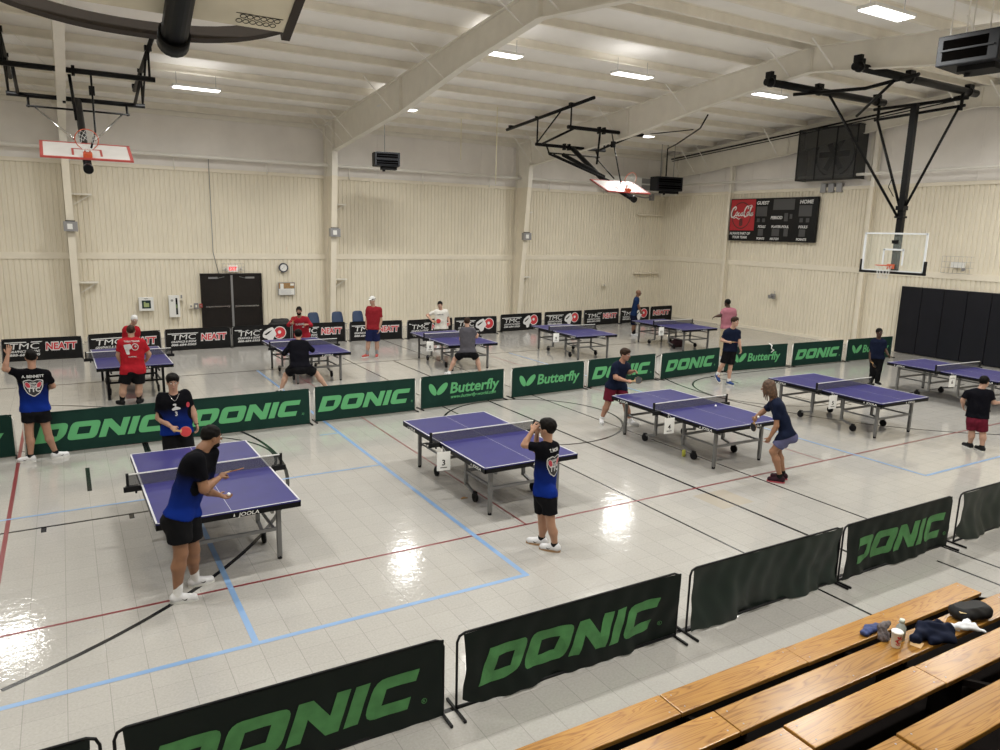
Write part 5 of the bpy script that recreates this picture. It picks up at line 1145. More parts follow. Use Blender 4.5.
# ------------------------------------------------------------------ people
PD = json.loads(r'''{"P1":{"g":[0.804,7.727],"j":{"H":[0.375,0.062,1.686],"N":[0.271,0.022,1.581],"SR":[0.196,-0.141,1.532],"SL":[0.366,0.093,1.506],"ER":[0.24,-0.186,1.222],"WR":[0.414,-0.023,1.261],"HR":[0.461,0.012,1.286],"EL":[0.297,0.231,1.066],"WL":[0.449,0.255,0.976],"HL":[0.534,0.286,0.922],"P":[0.034,0.017,0.92],"PR":[-0.008,-0.09,0.923],"PL":[0.098,0.09,0.86],"KR":[-0.002,-0.1,0.546],"KL":[0.138,0.106,0.466],"AR":[-0.059,-0.074,0.09],"AL":[0.156,0.225,0.09]},"hf":[0.97,0.243],"tf":[0.927,0.376],"fl":[0.997,0.071],"fr":[0.982,-0.19]},"P2":{"g":[1.75,11.35],"j":{"H":[-0.512,0.079,1.566],"N":[-0.513,0.079,1.406],"SR":[-0.665,0.103,1.363],"SL":[-0.352,0.105,1.378],"ER":[-0.727,0.112,1.048],"WR":[-0.587,-0.112,0.946],"HR":[-0.548,-0.168,0.915],"EL":[-0.265,0.071,1.109],"WL":[-0.234,0.006,0.926],"HL":[-0.221,-0.016,0.856],"P":[-0.495,0.076,0.777],"PR":[-0.576,0.089,0.757],"PL":[-0.405,0.063,0.758],"AL":[-0.332,0.051,0.09],"KL":[-0.365,0.027,0.402],"AR":[-0.597,0.092,0.09],"KR":[-0.596,0.062,0.401]},"hf":[-0.013,-1.0],"tf":[-0.013,-1.0],"fl":[0.109,-0.994],"fr":[-0.322,-0.947]},"P3":{"g":[-0.639,13.614],"j":{"H":[0.076,0.034,1.699],"N":[0.074,0.003,1.534],"SL":[-0.104,-0.005,1.484],"SR":[0.256,0.012,1.437],"EL":[-0.28,-0.043,1.552],"WL":[-0.224,0.01,1.77],"HL":[-0.203,0.021,1.87],"ER":[0.333,0.066,1.206],"WR":[0.243,0.232,1.148],"HR":[0.204,0.26,1.179],"P":[0.061,0.003,0.897],"PL":[-0.024,-0.001,0.857],"PR":[0.152,0.007,0.837],"KL":[-0.054,0.017,0.457],"KR":[0.197,0.029,0.457],"AL":[-0.065,-0.003,0.09],"AR":[0.285,0.053,0.09]},"hf":[-0.134,0.991],"tf":[0.005,1.0],"fl":[-0.977,0.213],"fr":[0.953,0.304]},"P4":{"g":[0.996,17.244],"j":{"H":[0.124,0.013,1.58],"N":[0.12,-0.007,1.454],"SL":[-0.075,0.004,1.36],"SR":[0.318,-0.018,1.341],"EL":[-0.148,0.059,1.073],"WL":[-0.104,0.156,0.869],"HL":[-0.065,0.254,0.795],"ER":[0.44,0.025,1.062],"WR":[0.404,0.157,0.911],"HR":[0.371,0.259,0.874],"P":[0.11,-0.006,0.794],"PL":[0.002,-0.0,0.758],"PR":[0.212,-0.012,0.744],"KL":[-0.111,0.006,0.346],"KR":[0.195,-0.011,0.323],"AL":[-0.149,0.009,0.09],"AR":[0.178,-0.01,0.09]},"hf":[0.144,0.99],"tf":[0.11,0.994],"fl":[-0.525,0.851],"fr":[0.474,0.88]},"P5":{"g":[2.86,20.9],"j":{"H":[-1.399,0.07,1.373],"N":[-1.465,0.15,1.223],"SR":[-1.576,0.236,1.152],"SL":[-1.356,0.206,1.146],"ER":[-1.651,0.226,0.896],"WR":[-1.546,0.01,0.789],"HR":[-1.506,-0.056,0.77],"EL":[-1.328,0.182,0.885],"WL":[-1.433,-0.006,0.759],"HL":[-1.462,-0.062,0.743],"P":[-1.541,0.261,0.594],"PR":[-1.612,0.271,0.571],"PL":[-1.461,0.25,0.565],"AL":[-1.34,0.231,0.09],"KL":[-1.397,0.211,0.299],"AR":[-1.574,0.263,0.09],"KR":[-1.602,0.239,0.303]},"hf":[0.211,-0.977],"tf":[0.004,-1.0],"fl":[0.125,-0.992],"fr":[-0.306,-0.952]},"P6":{"g":[7.22,20.95],"j":{"H":[-1.446,0.234,1.438],"N":[-1.423,0.3,1.269],"SR":[-1.564,0.38,1.207],"SL":[-1.232,0.266,1.207],"ER":[-1.707,0.43,1.017],"WR":[-1.701,0.184,1.09],"HR":[-1.673,0.111,1.118],"EL":[-1.108,0.223,1.016],"WL":[-1.265,0.034,1.06],"HL":[-1.334,-0.006,1.068],"P":[-1.304,0.502,0.707],"PR":[-1.399,0.535,0.678],"PL":[-1.196,0.465,0.677],"AL":[-1.072,0.42,0.09],"KL":[-1.123,0.343,0.359],"AR":[-1.387,0.528,0.09],"KR":[-1.456,0.454,0.359]},"hf":[-0.326,-0.945],"tf":[-0.242,-0.97],"fl":[0.104,-0.995],"fr":[-0.63,-0.777]},"P7":{"g":[4.588,16.694],"j":{"H":[-0.012,0.211,1.37],"N":[-0.027,0.153,1.257],"SL":[-0.179,0.153,1.195],"SR":[0.101,0.076,1.19],"EL":[-0.358,0.202,0.953],"WL":[-0.243,0.378,0.953],"HL":[-0.184,0.424,0.967],"ER":[0.262,0.053,1.019],"WR":[0.296,0.271,1.056],"HR":[0.291,0.335,1.071],"P":[-0.069,-0.064,0.671],"PL":[-0.17,-0.036,0.65],"PR":[0.038,-0.093,0.645],"KL":[-0.33,0.194,0.449],"KR":[0.335,0.012,0.454],"AL":[-0.488,0.134,0.09],"AR":[0.56,-0.154,0.09]},"hf":[0.298,0.954],"tf":[0.298,0.954],"fl":[-0.253,0.968],"fr":[0.712,0.703]},"P8":{"g":[7.861,20.839],"j":{"H":[0.003,-0.055,1.724],"N":[0.05,-0.019,1.554],"SR":[-0.085,0.011,1.489],"SL":[0.231,-0.066,1.463],"ER":[-0.135,0.03,1.164],"WR":[-0.179,0.003,0.972],"HR":[-0.195,-0.012,0.899],"EL":[0.268,-0.08,1.115],"WL":[0.19,-0.125,0.85],"HL":[0.159,-0.146,0.748],"P":[0.03,-0.011,0.898],"PR":[-0.042,0.016,0.843],"PL":[0.108,-0.041,0.843],"KR":[-0.109,0.02,0.419],"KL":[0.144,-0.054,0.415],"AR":[-0.148,0.056,0.09],"AL":[0.143,-0.032,0.09]},"hf":[-0.826,-0.564],"tf":[-0.715,-0.699],"fl":[-0.433,-0.901],"fr":[-0.911,-0.412]},"P9":{"g":[11.4,20.9],"j":{"H":[-0.971,0.53,1.45],"N":[-0.951,0.518,1.304],"SR":[-1.073,0.585,1.252],"SL":[-0.799,0.436,1.265],"ER":[-1.319,0.776,1.103],"WR":[-1.248,0.544,0.954],"HR":[-1.214,0.48,0.911],"EL":[-0.712,0.445,1.009],"WL":[-0.731,0.308,0.878],"HL":[-0.735,0.264,0.818],"P":[-0.938,0.511,0.715],"PR":[-1.015,0.553,0.664],"PL":[-0.837,0.457,0.668],"AL":[-0.735,0.401,0.09],"KL":[-0.793,0.399,0.354],"AR":[-1.01,0.551,0.09],"KR":[-1.031,0.529,0.352]},"hf":[-0.448,-0.894],"tf":[-0.401,-0.916],"fl":[-0.235,-0.972],"fr":[-0.624,-0.781]},"P10":{"g":[9.064,17.088],"j":{"H":[0.11,0.111,1.45],"N":[0.093,0.064,1.317],"SL":[-0.035,0.087,1.252],"SR":[0.212,-0.045,1.249],"EL":[-0.07,0.105,1.015],"WL":[-0.001,0.227,0.88],"HL":[0.048,0.292,0.841],"ER":[0.315,-0.054,1.051],"WR":[0.437,0.108,1.078],"HR":[0.482,0.163,1.095],"P":[0.067,-0.035,0.683],"PL":[-0.011,0.006,0.647],"PR":[0.159,-0.085,0.65],"KL":[-0.181,0.232,0.44],"KR":[0.355,-0.053,0.449],"AL":[-0.374,0.198,0.09],"AR":[0.378,-0.2,0.09]},"hf":[0.499,0.867],"tf":[0.499,0.867],"fl":[-0.036,0.999],"fr":[0.798,0.603]},"P11":{"g":[4.872,6.965],"j":{"H":[-0.014,0.046,1.528],"N":[-0.01,0.032,1.394],"SL":[-0.133,-0.004,1.339],"SR":[0.115,0.09,1.293],"EL":[-0.284,0.137,1.339],"WL":[-0.166,0.141,1.498],"HL":[-0.111,0.151,1.557],"ER":[0.031,0.345,1.177],"WR":[-0.032,0.242,1.431],"HR":[-0.042,0.188,1.515],"P":[-0.026,0.043,0.759],"PL":[-0.031,-0.052,0.753],"PR":[-0.015,0.132,0.689],"KL":[0.001,-0.086,0.335],"KR":[0.012,0.114,0.291],"AL":[0.058,-0.101,0.09],"AR":[0.02,0.133,0.09]},"hf":[-0.454,0.891],"tf":[-0.122,0.992],"fl":[-0.643,0.766],"fr":[-0.682,0.731]},"P12":{"g":[9.587,11.328],"j":{"H":[0.015,-0.117,1.469],"N":[-0.003,-0.037,1.308],"SR":[-0.169,-0.04,1.207],"SL":[0.194,0.02,1.212],"ER":[-0.205,-0.115,1.018],"WR":[-0.1,-0.348,0.981],"HR":[-0.06,-0.421,0.988],"EL":[0.204,-0.042,1.076],"WL":[0.154,-0.235,1.139],"HL":[0.151,-0.312,1.159],"P":[-0.052,0.07,0.804],"PR":[-0.163,0.059,0.784],"PL":[0.086,0.058,0.763],"KR":[-0.209,0.072,0.451],"KL":[0.123,-0.104,0.403],"AR":[-0.245,0.207,0.09],"AL":[0.213,-0.18,0.09]},"hf":[0.338,-0.941],"tf":[0.466,-0.885],"fl":[0.338,-0.941],"fr":[-0.577,-0.817]},"P13":{"g":[9.646,7.378],"j":{"H":[-0.116,0.25,1.505],"N":[-0.055,0.171,1.344],"SL":[-0.148,0.029,1.278],"SR":[0.05,0.264,1.24],"EL":[-0.173,-0.02,0.943],"WL":[-0.199,0.063,0.737],"HL":[-0.201,0.098,0.662],"ER":[0.017,0.405,1.062],"WR":[-0.075,0.46,0.975],"HR":[-0.102,0.462,0.935],"P":[0.07,-0.042,0.805],"PL":[-0.036,-0.101,0.767],"PR":[0.143,0.027,0.728],"KL":[-0.126,0.034,0.504],"KR":[0.087,0.116,0.469],"AL":[-0.022,-0.071,0.09],"AR":[0.161,0.02,0.09]},"hf":[-0.46,0.888],"tf":[-0.299,0.954],"fl":[-0.608,0.794],"fr":[-0.536,0.844]},"P14":{"g":[14.899,13.349],"j":{"H":[0.058,-0.14,1.674],"N":[0.062,-0.07,1.507],"SR":[-0.077,0.012,1.398],"SL":[0.209,-0.144,1.41],"ER":[-0.16,0.059,1.176],"WR":[-0.142,-0.142,1.158],"HR":[-0.127,-0.218,1.168],"EL":[0.209,-0.203,1.148],"WL":[0.203,-0.271,0.978],"HL":[0.2,-0.299,0.902],"P":[0.051,-0.057,0.936],"PR":[-0.016,-0.027,0.896],"PL":[0.141,-0.083,0.894],"KR":[-0.064,0.041,0.512],"KL":[0.082,-0.091,0.47],"AR":[-0.089,0.175,0.247],"AL":[0.079,-0.088,0.09]},"hf":[0.032,-0.999],"tf":[-0.227,-0.974],"fl":[-0.142,-0.99],"fr":[-0.311,-0.95]},"P15":{"g":[18.1,16.3],"j":{"H":[-0.009,0.055,1.782],"N":[0.004,-0.004,1.634],"SL":[-0.114,0.052,1.546],"SR":[0.151,-0.093,1.552],"EL":[-0.226,0.102,1.385],"WL":[-0.29,0.247,1.34],"HL":[-0.314,0.318,1.3],"ER":[0.194,-0.141,1.317],"WR":[0.224,-0.1,1.15],"HR":[0.234,-0.08,1.067],"P":[0.024,-0.027,1.021],"PL":[-0.063,0.01,0.956],"PR":[0.119,-0.072,0.958],"AL":[-0.112,0.032,0.09],"KL":[-0.084,0.051,0.507],"AR":[0.169,-0.096,0.09],"KR":[0.16,-0.059,0.508]},"hf":[-0.035,0.999],"tf":[0.309,0.951],"fl":[0.139,0.99],"fr":[0.545,0.839]},"P16":{"g":[18.77,21.469],"j":{"H":[0.057,-0.05,1.661],"N":[0.024,-0.021,1.526],"SR":[-0.097,-0.101,1.421],"SL":[0.125,0.156,1.419],"ER":[-0.016,-0.172,1.178],"WR":[0.077,-0.2,0.968],"HR":[0.116,-0.208,0.89],"EL":[0.208,0.111,1.144],"WL":[0.315,0.043,0.953],"HL":[0.347,0.015,0.878],"P":[-0.043,0.038,0.85],"PR":[-0.108,-0.012,0.808],"PL":[0.03,0.106,0.79],"KR":[-0.094,-0.05,0.399],"KL":[0.056,0.083,0.396],"AR":[-0.097,-0.048,0.09],"AL":[0.088,0.083,0.09]},"hf":[0.898,-0.441],"tf":[0.96,-0.278],"fl":[0.856,-0.517],"fr":[0.753,-0.658]},"P17":{"g":[18.821,11.604],"j":{"H":[-0.046,0.017,1.413],"N":[-0.022,0.035,1.257],"SR":[-0.104,0.111,1.163],"SL":[0.078,-0.069,1.178],"ER":[-0.127,0.148,0.871],"WR":[-0.184,0.108,0.694],"HR":[-0.205,0.085,0.625],"EL":[0.114,-0.128,0.939],"WL":[0.02,-0.261,0.857],"HL":[-0.003,-0.32,0.832],"P":[-0.017,0.028,0.745],"PR":[-0.05,0.082,0.697],"PL":[0.052,-0.047,0.711],"KR":[-0.046,0.074,0.394],"KL":[0.031,-0.05,0.396],"AR":[-0.02,0.089,0.09],"AL":[0.014,-0.061,0.09]},"hf":[-0.475,-0.88],"tf":[-0.686,-0.727],"fl":[-0.475,-0.88],"fr":[-0.929,-0.369]},"P18":{"g":[14.626,6.838],"j":{"H":[0.034,0.069,1.3],"N":[-0.018,0.086,1.171],"SL":[-0.137,0.245,1.084],"SR":[0.044,-0.048,1.121],"EL":[-0.164,0.303,0.924],"WL":[-0.084,0.322,0.795],"HL":[-0.061,0.318,0.744],"ER":[0.105,-0.106,0.936],"WR":[0.296,-0.113,0.909],"HR":[0.369,-0.129,0.915],"P":[-0.034,0.072,0.631],"PL":[-0.062,0.133,0.571],"PR":[0.001,-0.002,0.587],"KL":[-0.054,0.115,0.334],"KR":[0.021,-0.044,0.332],"AL":[-0.008,0.136,0.09],"AR":[-0.016,-0.084,0.09]},"hf":[0.993,-0.121],"tf":[0.966,0.26],"fl":[0.422,0.907],"fr":[0.499,0.867]}}''')
def skin(c): return noisy(mat('skin_%d%d%d' % tuple(int(x * 100) for x in c), tuple(x * .84 for x in c), .5, spec=.35), 12, .06)
def cloth(name, c, r=.85): return noisy(mat(name, tuple(x * .62 if max(c) < .06 else x for x in c), r, spec=.07), 18, .10)
M_SHOEW = cloth('shoe_white', (.62, .62, .64), .6); M_SHOEB = cloth('shoe_black', (.02, .02, .022), .6); M_SOLE = mat('sole_white', (.6, .6, .58), .7); M_SOLEG = mat('sole_gum', (.30, .18, .09), .7)
M_SOCKW = cloth('sock_white', (.66, .66, .66)); M_SOCKB = cloth('sock_black', (.02, .02, .02)); M_HAIRB = noisy(mat('hair_black', (.005, .004, .0035), .6, spec=.1), 60, .4); M_HAIRBR = noisy(mat('hair_brown', (.028, .015, .009), .6, spec=.15), 60, .4); M_HAIRW = noisy(mat('hair_white', (.6, .6, .6), .7), 60, .1)
M_HAIRL = noisy(mat('hair_locks', (.07, .035, .018), .65), 45, .7)
M_EYEW = mat('eye_white', (.7, .7, .7), .3); M_IRIS = mat('eye_iris', (.02, .012, .01), .3); M_LIP = mat('lips', (.30, .10, .09), .5)
def team_mat():
    """black shirt fading to royal blue at the hem: a printed colour, by height on the cloth"""
    m = mat('team_shirt', (.02, .02, .02), .85, spec=.07)
    at = nd(m, 'ShaderNodeUVMap'); sp = nd(m, 'ShaderNodeSeparateXYZ'); lk(m, at, 0, sp, 0)
    n = nd(m, 'ShaderNodeTexNoise'); n.inputs['Scale'].default_value = 6; lk(m, at, 0, n, 0)
    a = nd(m, 'ShaderNodeMath', operation='MULTIPLY_ADD'); lk(m, n, 'Fac', a, 0); a.inputs[1].default_value = .12; lk(m, sp, 1, a, 2)
    r = nd(m, 'ShaderNodeValToRGB'); e = r.color_ramp.elements; e[0].position = .20; e[0].color = (.004, .020, .175, 1); e[1].position = .74; e[1].color = (.003, .003, .0045, 1)
    x = e.new(.5); x.color = (.004, .012, .09, 1); lk(m, a, 0, r, 0); lk(m, r, 0, P(m), 'Base Color'); return m
M_TEAM = team_mat()
def nrm(v): v = np.array(v, float); return v / max(1e-9, np.linalg.norm(v))
def hand_fields(W, H, palm, thumb, pose, h, s=1.):
    """W wrist, H hand centre, palm = palm normal, thumb = side the thumb is on; returns a mesh part"""
    d = nrm(H - W); palm = nrm(palm - d * (palm @ d)); th = nrm(np.cross(d, palm)); th = th if th @ thumb > 0 else -th
    F = Field(np.minimum(W, H) - .16, np.maximum(W, H) + .16, h)
    base = W + d * .075 * s
    F.cone(W - d * .03, W + d * .03 * s, .026 * s, .028 * s, k=.01, flat=(palm, .7))
    for o in (-.026, -.009, .009, .026): F.cone(W + d * .02 * s + th * o * .6 * s, base + th * o * s, .017 * s, .015 * s, k=.014, flat=(palm, .8))
    curl = {'relax': (.35, .5, .4), 'grip': (1.1, 1.3, .8), 'open': (.12, .18, .12), 'cup': (.35, .35, .25)}[pose]
    for i, (o, L) in enumerate(((.028, .078), (.0095, .088), (-.0095, .082), (-.028, .064))):
        p = base + th * o * s * (1.0); a = 0.; sp_ = (o * (3.5 if pose in ('open', 'cup') else 1.2))
        for j, q in enumerate((.45, .32, .23)):
            a += curl[j] * (1 + .08 * i); dir_ = nrm(d * math.cos(a) + palm * math.sin(a) + th * sp_); p2 = p + dir_ * L * q * s * 1.1
            F.cone(p, p2, (.0092 - .0008 * j) * s, (.0084 - .0008 * j) * s, k=.004); p = p2
    p = W + d * .028 * s + th * .026 * s; t1 = nrm(d * .6 + th * .8 + palm * (.3 if pose != 'grip' else .5)); p2 = p + t1 * .038 * s; F.cone(p, p2, .0125 * s, .0105 * s, k=.012)
    t2 = nrm(d * .9 + th * .25 + palm * (.4 if pose != 'grip' else 1.0)); F.cone(p2, p2 + t2 * .032 * s, .0102 * s, .0085 * s, k=.005)
    return F.mesh()
def person(n, label, sk, hairm=M_HAIRB, hair='short', shirt=None, shorts=None, shoe=M_SHOEW, sole=M_SOLE, sock=M_SOCKW, sockh=.10, h=.016, fat=1., hs=1., sleeve='short', legs='shorts', shortlen=.62, hp=('relax', 'relax'), pitch=0., extra=(), palms=(None, None), hemdrop=.045):
    D = PD[n]; J = {k: np.array(v) for k, v in D['j'].items()}; g = D['g']; sm = skin(sk)
    for s_ in 'RL': J['S' + s_] = J['S' + s_] - np.array([0, 0, .018])
    root = empty('person', (g[0], g[1], 0), 0, label, 'person')
    up = np.array([0, 0, 1.]); hf = np.array([*D['hf'], 0]); tf = np.array([*D['tf'], 0]); hl = np.cross(hf, up)     # hl = person's right
    N, Pv, H = J['N'], J['P'], J['H']; lat = nrm(J['SR'] - J['SL']); spine = nrm(N - Pv); fwd = nrm(np.cross(spine, lat)) ; fwd = fwd if fwd @ tf > 0 else -fwd
    lat = nrm(np.cross(fwd, spine)); lat = lat if lat @ (J['SR'] - J['SL']) > 0 else -lat
    tl = np.linalg.norm(N - Pv); f = fat; fl = (fwd, .78)
    sw = .5 * np.linalg.norm((J['SR'] - J['SL'])) * .62
    def torso(F, add=0., k=.05):
        C = N - spine * tl * .24; Wt = N - spine * tl * .62; hb = Pv
        for s in (-1, 1):
            a = s * lat
            F.cone(C + a * .085 * f, Wt + a * .065 * f, .100 * f + add, .098 * f + add, k, fl); F.cone(Wt + a * .065 * f, hb + a * .075 * f, .098 * f + add, .098 * f + add, k, fl)
            S = J['SR'] if s > 0 else J['SL']; F.cone(C + a * .06, S - up * .02, .085 * f + add, .040 * f + add * .8, k, fl); F.cone(N - spine * .055, S, .040 + add * .7, .042 * f + add * .6, k)
        F.cone(C, Wt, .11 * f + add, .108 * f + add, k, fl); F.cone(Wt, hb, .108 * f + add, .105 * f + add, k, fl)
    # head frame
    cp, sp_ = math.cos(pitch), math.sin(pitch); hF = hf * cp - up * sp_; hU = up * cp + hf * sp_; HM = [hl, hF, hU]
    def hp_(x, y, z): return H + hs * (hl * x + hF * y + hU * z)
    allp = np.array(list(J.values())); lo = allp.min(0) - .22; hi = allp.max(0) + .22; lo[2] = -.02
    B = Field(lo, hi, h)
    torso(B)
    for s, q in (('R', 1), ('L', -1)):
        B.cone(J['S' + s], J['E' + s], .050 * f, .041 * f, .03); m_ = J['E' + s] + (J['W' + s] - J['E' + s]) * .3
        B.cone(J['E' + s], m_, .041 * f, .041 * f, .02); B.cone(m_, J['W' + s], .041 * f, .027, .02)
        kn, an = J['K' + s], J['A' + s]; ph = J['P' + s] - up * .0
        B.cone(ph, kn, .088 * f, .056 * f, .04); mc = kn + (an - kn) * .32 - np.array([*D['f' + s.lower()], 0]) * .012
        B.cone(kn, mc, .054 * f, .059 * f, .03); B.cone(mc, an, .057 * f, .036, .03)
        fd = np.array([*D['f' + s.lower()], 0.]); B.cone(an - up * .03, an + fd * .10 - up * .055, .035, .025, .02)
        B.ell(Pv - fwd * .035 + lat * q * .06 - spine * .07, (.085 * f,) * 3, k=.05)
    B.cone(N - spine * .04, H - hU * .03 - hF * .005, .058 * f ** .5, .054, .03)
    parts = [B.mesh()]
    # finer head
    hh = min(h, .009); FH = Field(H - .2, H + .2, hh)
    FH.ell(hp_(0, -.012, .030), (.076 * hs, .094 * hs, .088 * hs), HM, k=.02); FH.ell(hp_(0, .018, -.030), (.060 * hs, .070 * hs, .085 * hs), HM, k=.03); FH.ell(hp_(0, .055, -.092), (.026 * hs, .026 * hs, .022 * hs), HM, k=.03)
    FH.cone(hp_(0, .086, .012), hp_(0, .108, -.022), .009 * hs, .014 * hs, .012); FH.cone(hp_(-.03, .078, .028), hp_(.03, .078, .028), .011 * hs, .011 * hs, .015)
    for q in (-1, 1):
        FH.ell(hp_(q * .077, -.008, -.005), (.010 * hs, .020 * hs, .032 * hs), HM, k=.008); FH.ell(hp_(q * .032, .092, .008), (.013 * hs, .010 * hs, .009 * hs), HM, k=.008, mode='s')
    FH.ell(hp_(0, .088, -.055), (.024 * hs, .010 * hs, .008 * hs), HM, k=.01); FH.cone(N - spine * .0, H - hU * .03 - hF * .005, .057 * f ** .5, .054, .03)
    parts.append(FH.mesh())
    nearp = h < .0125; hh = .0042 if nearp else .0065
    for s, q, ps, pm in (('R', 1, hp[0], palms[0]), ('L', -1, hp[1], palms[1])):
        d = nrm(J['H' + s] - J['W' + s]); pm = np.array(pm) if pm is not None else (nrm(-lat * q * .8 + fwd * .2 - up * .1) if abs(d[2]) > .6 else nrm(-lat * q * .6 - up * .8))
        th = fwd if abs(d[2]) > .6 else up
        parts.append(hand_fields(J['W' + s], J['H' + s], pm, th, ps, hh, .95 if hs == 1 else .88))
    body = np_obj('body', parts, sm, root, it=1)
    # eyes, lips
    for q in (-1, 1):
        m = MB(); m.sphere(hp_(q * .031, .080, .008), .0108 * hs, 10); ey = m.build('eye', M_EYEW, root)
        m = MB(); m.sphere(hp_(q * .031, .0870, .008), .0062 * hs, 8); m.build('iris', M_IRIS, ey)
        m = MB(); m.bar(hp_(q * .016, .0945, .030), hp_(q * .047, .083, .031), .006, .006); m.build('eyebrow', hairm, root)
    Mh = Matrix((hl, hF, hU)).transposed(); m = MB(); m.sphere(hp_(0, .0945, -.055), .021 * hs, 10, sc=(1, .30, .27), M=Mh); m.build('mouth', M_LIP, root)
    # hair
    F = Field(H - .28, H + .2, min(h, .010))
    if hair != 'bald':
        F.ell(hp_(0, -.016, .036), (.084 * hs, .102 * hs, .097 * hs), HM, k=0)
        if hair in ('full', 'moustache'): F.ell(hp_(0, -.01, .060), (.090 * hs, .104 * hs, .082 * hs), HM, k=.02); F.ell(hp_(0, .05, .09), (.06 * hs, .05 * hs, .035 * hs), HM, k=.02)
        F.ell(hp_(0, .09, -.045), (.085 * hs, .075 * hs, .098 * hs), HM, k=.006, mode='s')
        for q in (-1, 1): F.ell(hp_(q * .085, .012, -.035), (.030 * hs, .045 * hs, .045 * hs), HM, k=.005, mode='s')
        F.ell(hp_(0, -.0, -.13), (.12, .14, .10 if hair != 'full' else .09), HM, k=.01, mode='s')
        if hair == 'bun': F.ell(hp_(-.03, -.115, .055), (.052, .05, .05), HM, k=.01)
        F.wrinkle(.0045, 75, 1.)
    if hair == 'locks':
        for i in range(30):
            a = -2.5 + 5. * i / 29; x = .080 * math.sin(a); y = -.014 - .092 * math.cos(a); z0 = .03 if abs(a) < 2.1 else .05
            L = .20 + .05 * math.sin(i * 2.3); p0 = hp_(x * .6, y * .6, .10); p1 = hp_(x, y, z0); p2 = hp_(x * 1.12 + .008 * math.sin(i * 5.), y * 1.12, z0 - L * .55); p3 = hp_(x * 1.08, y * 1.1 + .01 * math.cos(i * 3.), z0 - L)
            F.cone(p0, p1, .012, .013, .004); F.cone(p1, p2, .013, .012, .004); F.cone(p2, p3, .012, .008, .004)
    if hair != 'bald': np_obj('hair', [F.mesh()], hairm, root, it=1)
    # shirt
    armlen = .72 if sleeve == 'short' else 1.0
    F = Field(lo, hi, h); torso(F, .026, .05)
    for s in 'RL':
        F.cone(J['S' + s] - (J['E' + s] - J['S' + s]) * .05, J['E' + s], .060 * f, (.064 if sleeve == 'short' else .052) * f, .03, cut=armlen if sleeve == 'short' else None)
        if sleeve == 'long': F.cone(J['E' + s], J['W' + s], .052 * f, .038, .02, cut=.95)
    hem = Pv - spine * hemdrop
    for s in (-1, 1): F.cone(Pv + lat * s * .065 * f, hem - spine * .05 + lat * s * .07 * f, .125 * f, .128 * f, .04, fl); F.ell(Pv - fwd * .03 + lat * s * .06 - spine * .07, (.106 * f,) * 3, k=.04); ph = J['PR'] if s > 0 else J['PL']; F.cone(Pv, ph, .112 * f, .117 * f, .03); F.cone(ph, ph + (J['KR' if s > 0 else 'KL'] - ph) * .3, .117 * f, .115 * f, .03)
    F.wrinkle(.0045, 26, int(n[1:]) * .9)
    cut = Field(lo, hi, h); F.plane(hem, -spine)
    X, Y, Z = np.meshgrid(*F.ax, indexing='ij', sparse=True); nk = N + spine * .045 + fwd * .03
    F.F = np.maximum(F.F, -(np.sqrt((X - nk[0]) ** 2 + (Y - nk[1]) ** 2 + (Z - nk[2]) ** 2) - .075))
    sh = np_obj('shirt' if sleeve == 'short' else 'sweatshirt', [F.mesh()], shirt, root, it=1)
    if shirt is M_TEAM:
        uv = sh.data.uv_layers.new(name='UVMap'); V = np.empty(len(sh.data.vertices) * 3, np.float32); sh.data.vertices.foreach_get('co', V); V = V.reshape(-1, 3)
        t = ((V - hem) @ spine) / (tl + hemdrop) + .10 * ((V - hem) @ lat); side = (V - hem) @ lat
        for s in 'RL':   # sleeves stay black
            d_ = np.linalg.norm(V - J['E' + s], axis=1); t = np.where(d_ < .125, 1., t)
        U = np.stack([side * 2 + .5, t], 1); li = np.empty(len(sh.data.loops), np.int32); sh.data.loops.foreach_get('vertex_index', li); uv.data.foreach_set('uv', U[li].astype(np.float32).ravel())
    # shorts / trousers
    F = Field(lo, hi, h); wst = Pv + spine * .02
    for s, q in (('R', 1), ('L', -1)):
        F.cone(wst + lat * q * .05 * f, Pv + lat * q * .06 * f, .098 * f, .108 * f, .04, fl); ph = J['P' + s]
        if legs == 'shorts': F.cone(ph, J['K' + s], .108 * f, .100 * f, .035, cut=shortlen)
        else: F.cone(ph, J['K' + s], .108 * f, .082 * f, .04); F.cone(J['K' + s], J['A' + s], .082 * f, .068 * f, .03, cut=1.02)
        F.ell(Pv - fwd * .035 + lat * q * .06 - spine * .08, (.100 * f,) * 3, k=.05)
    F.wrinkle(.0040, 30, int(n[1:]) * 1.3)
    np_obj('shorts' if legs == 'shorts' else 'trousers', [F.mesh()], shorts, root, it=1)
    # shoes and socks
    for s in 'RL':
        fd = np.array([*D['f' + s.lower()], 0.]); A = J['A' + s].copy(); zb = max(0., A[2] - .09); rise = zb * .9
        dn = nrm(fd - up * (rise / .2)) if zb > .05 else fd
        heel = np.array([A[0], A[1], .045 + zb]) - fd * .03; toe = heel + dn * .185 * (hs if hs < 1 else 1); toe[2] = max(toe[2], .036) - .006; lt = np.cross(fd, up)
        F = Field(np.minimum(heel, toe) - .1, np.maximum(heel, toe) + .13, .008 if nearp else .010)
        F.cone(heel, toe, .043, .040, .02, flat=(up, .95)); F.cone(heel + up * .02, A - up * .0, .040, .045, .03, cut=.9); F.cone(A - up * .02 + fd * .02, toe - fd * .05, .038, .036, .02)
        bz = min(heel[2], toe[2]) - .042 if zb <= .05 else None
        if zb <= .05: F.plane((0, 0, .008), (0, 0, -1))
        so = np_obj('shoe', [F.mesh()], shoe, root, it=1)
        m = MB(); pr = []
        L_ = np.linalg.norm(toe - heel)
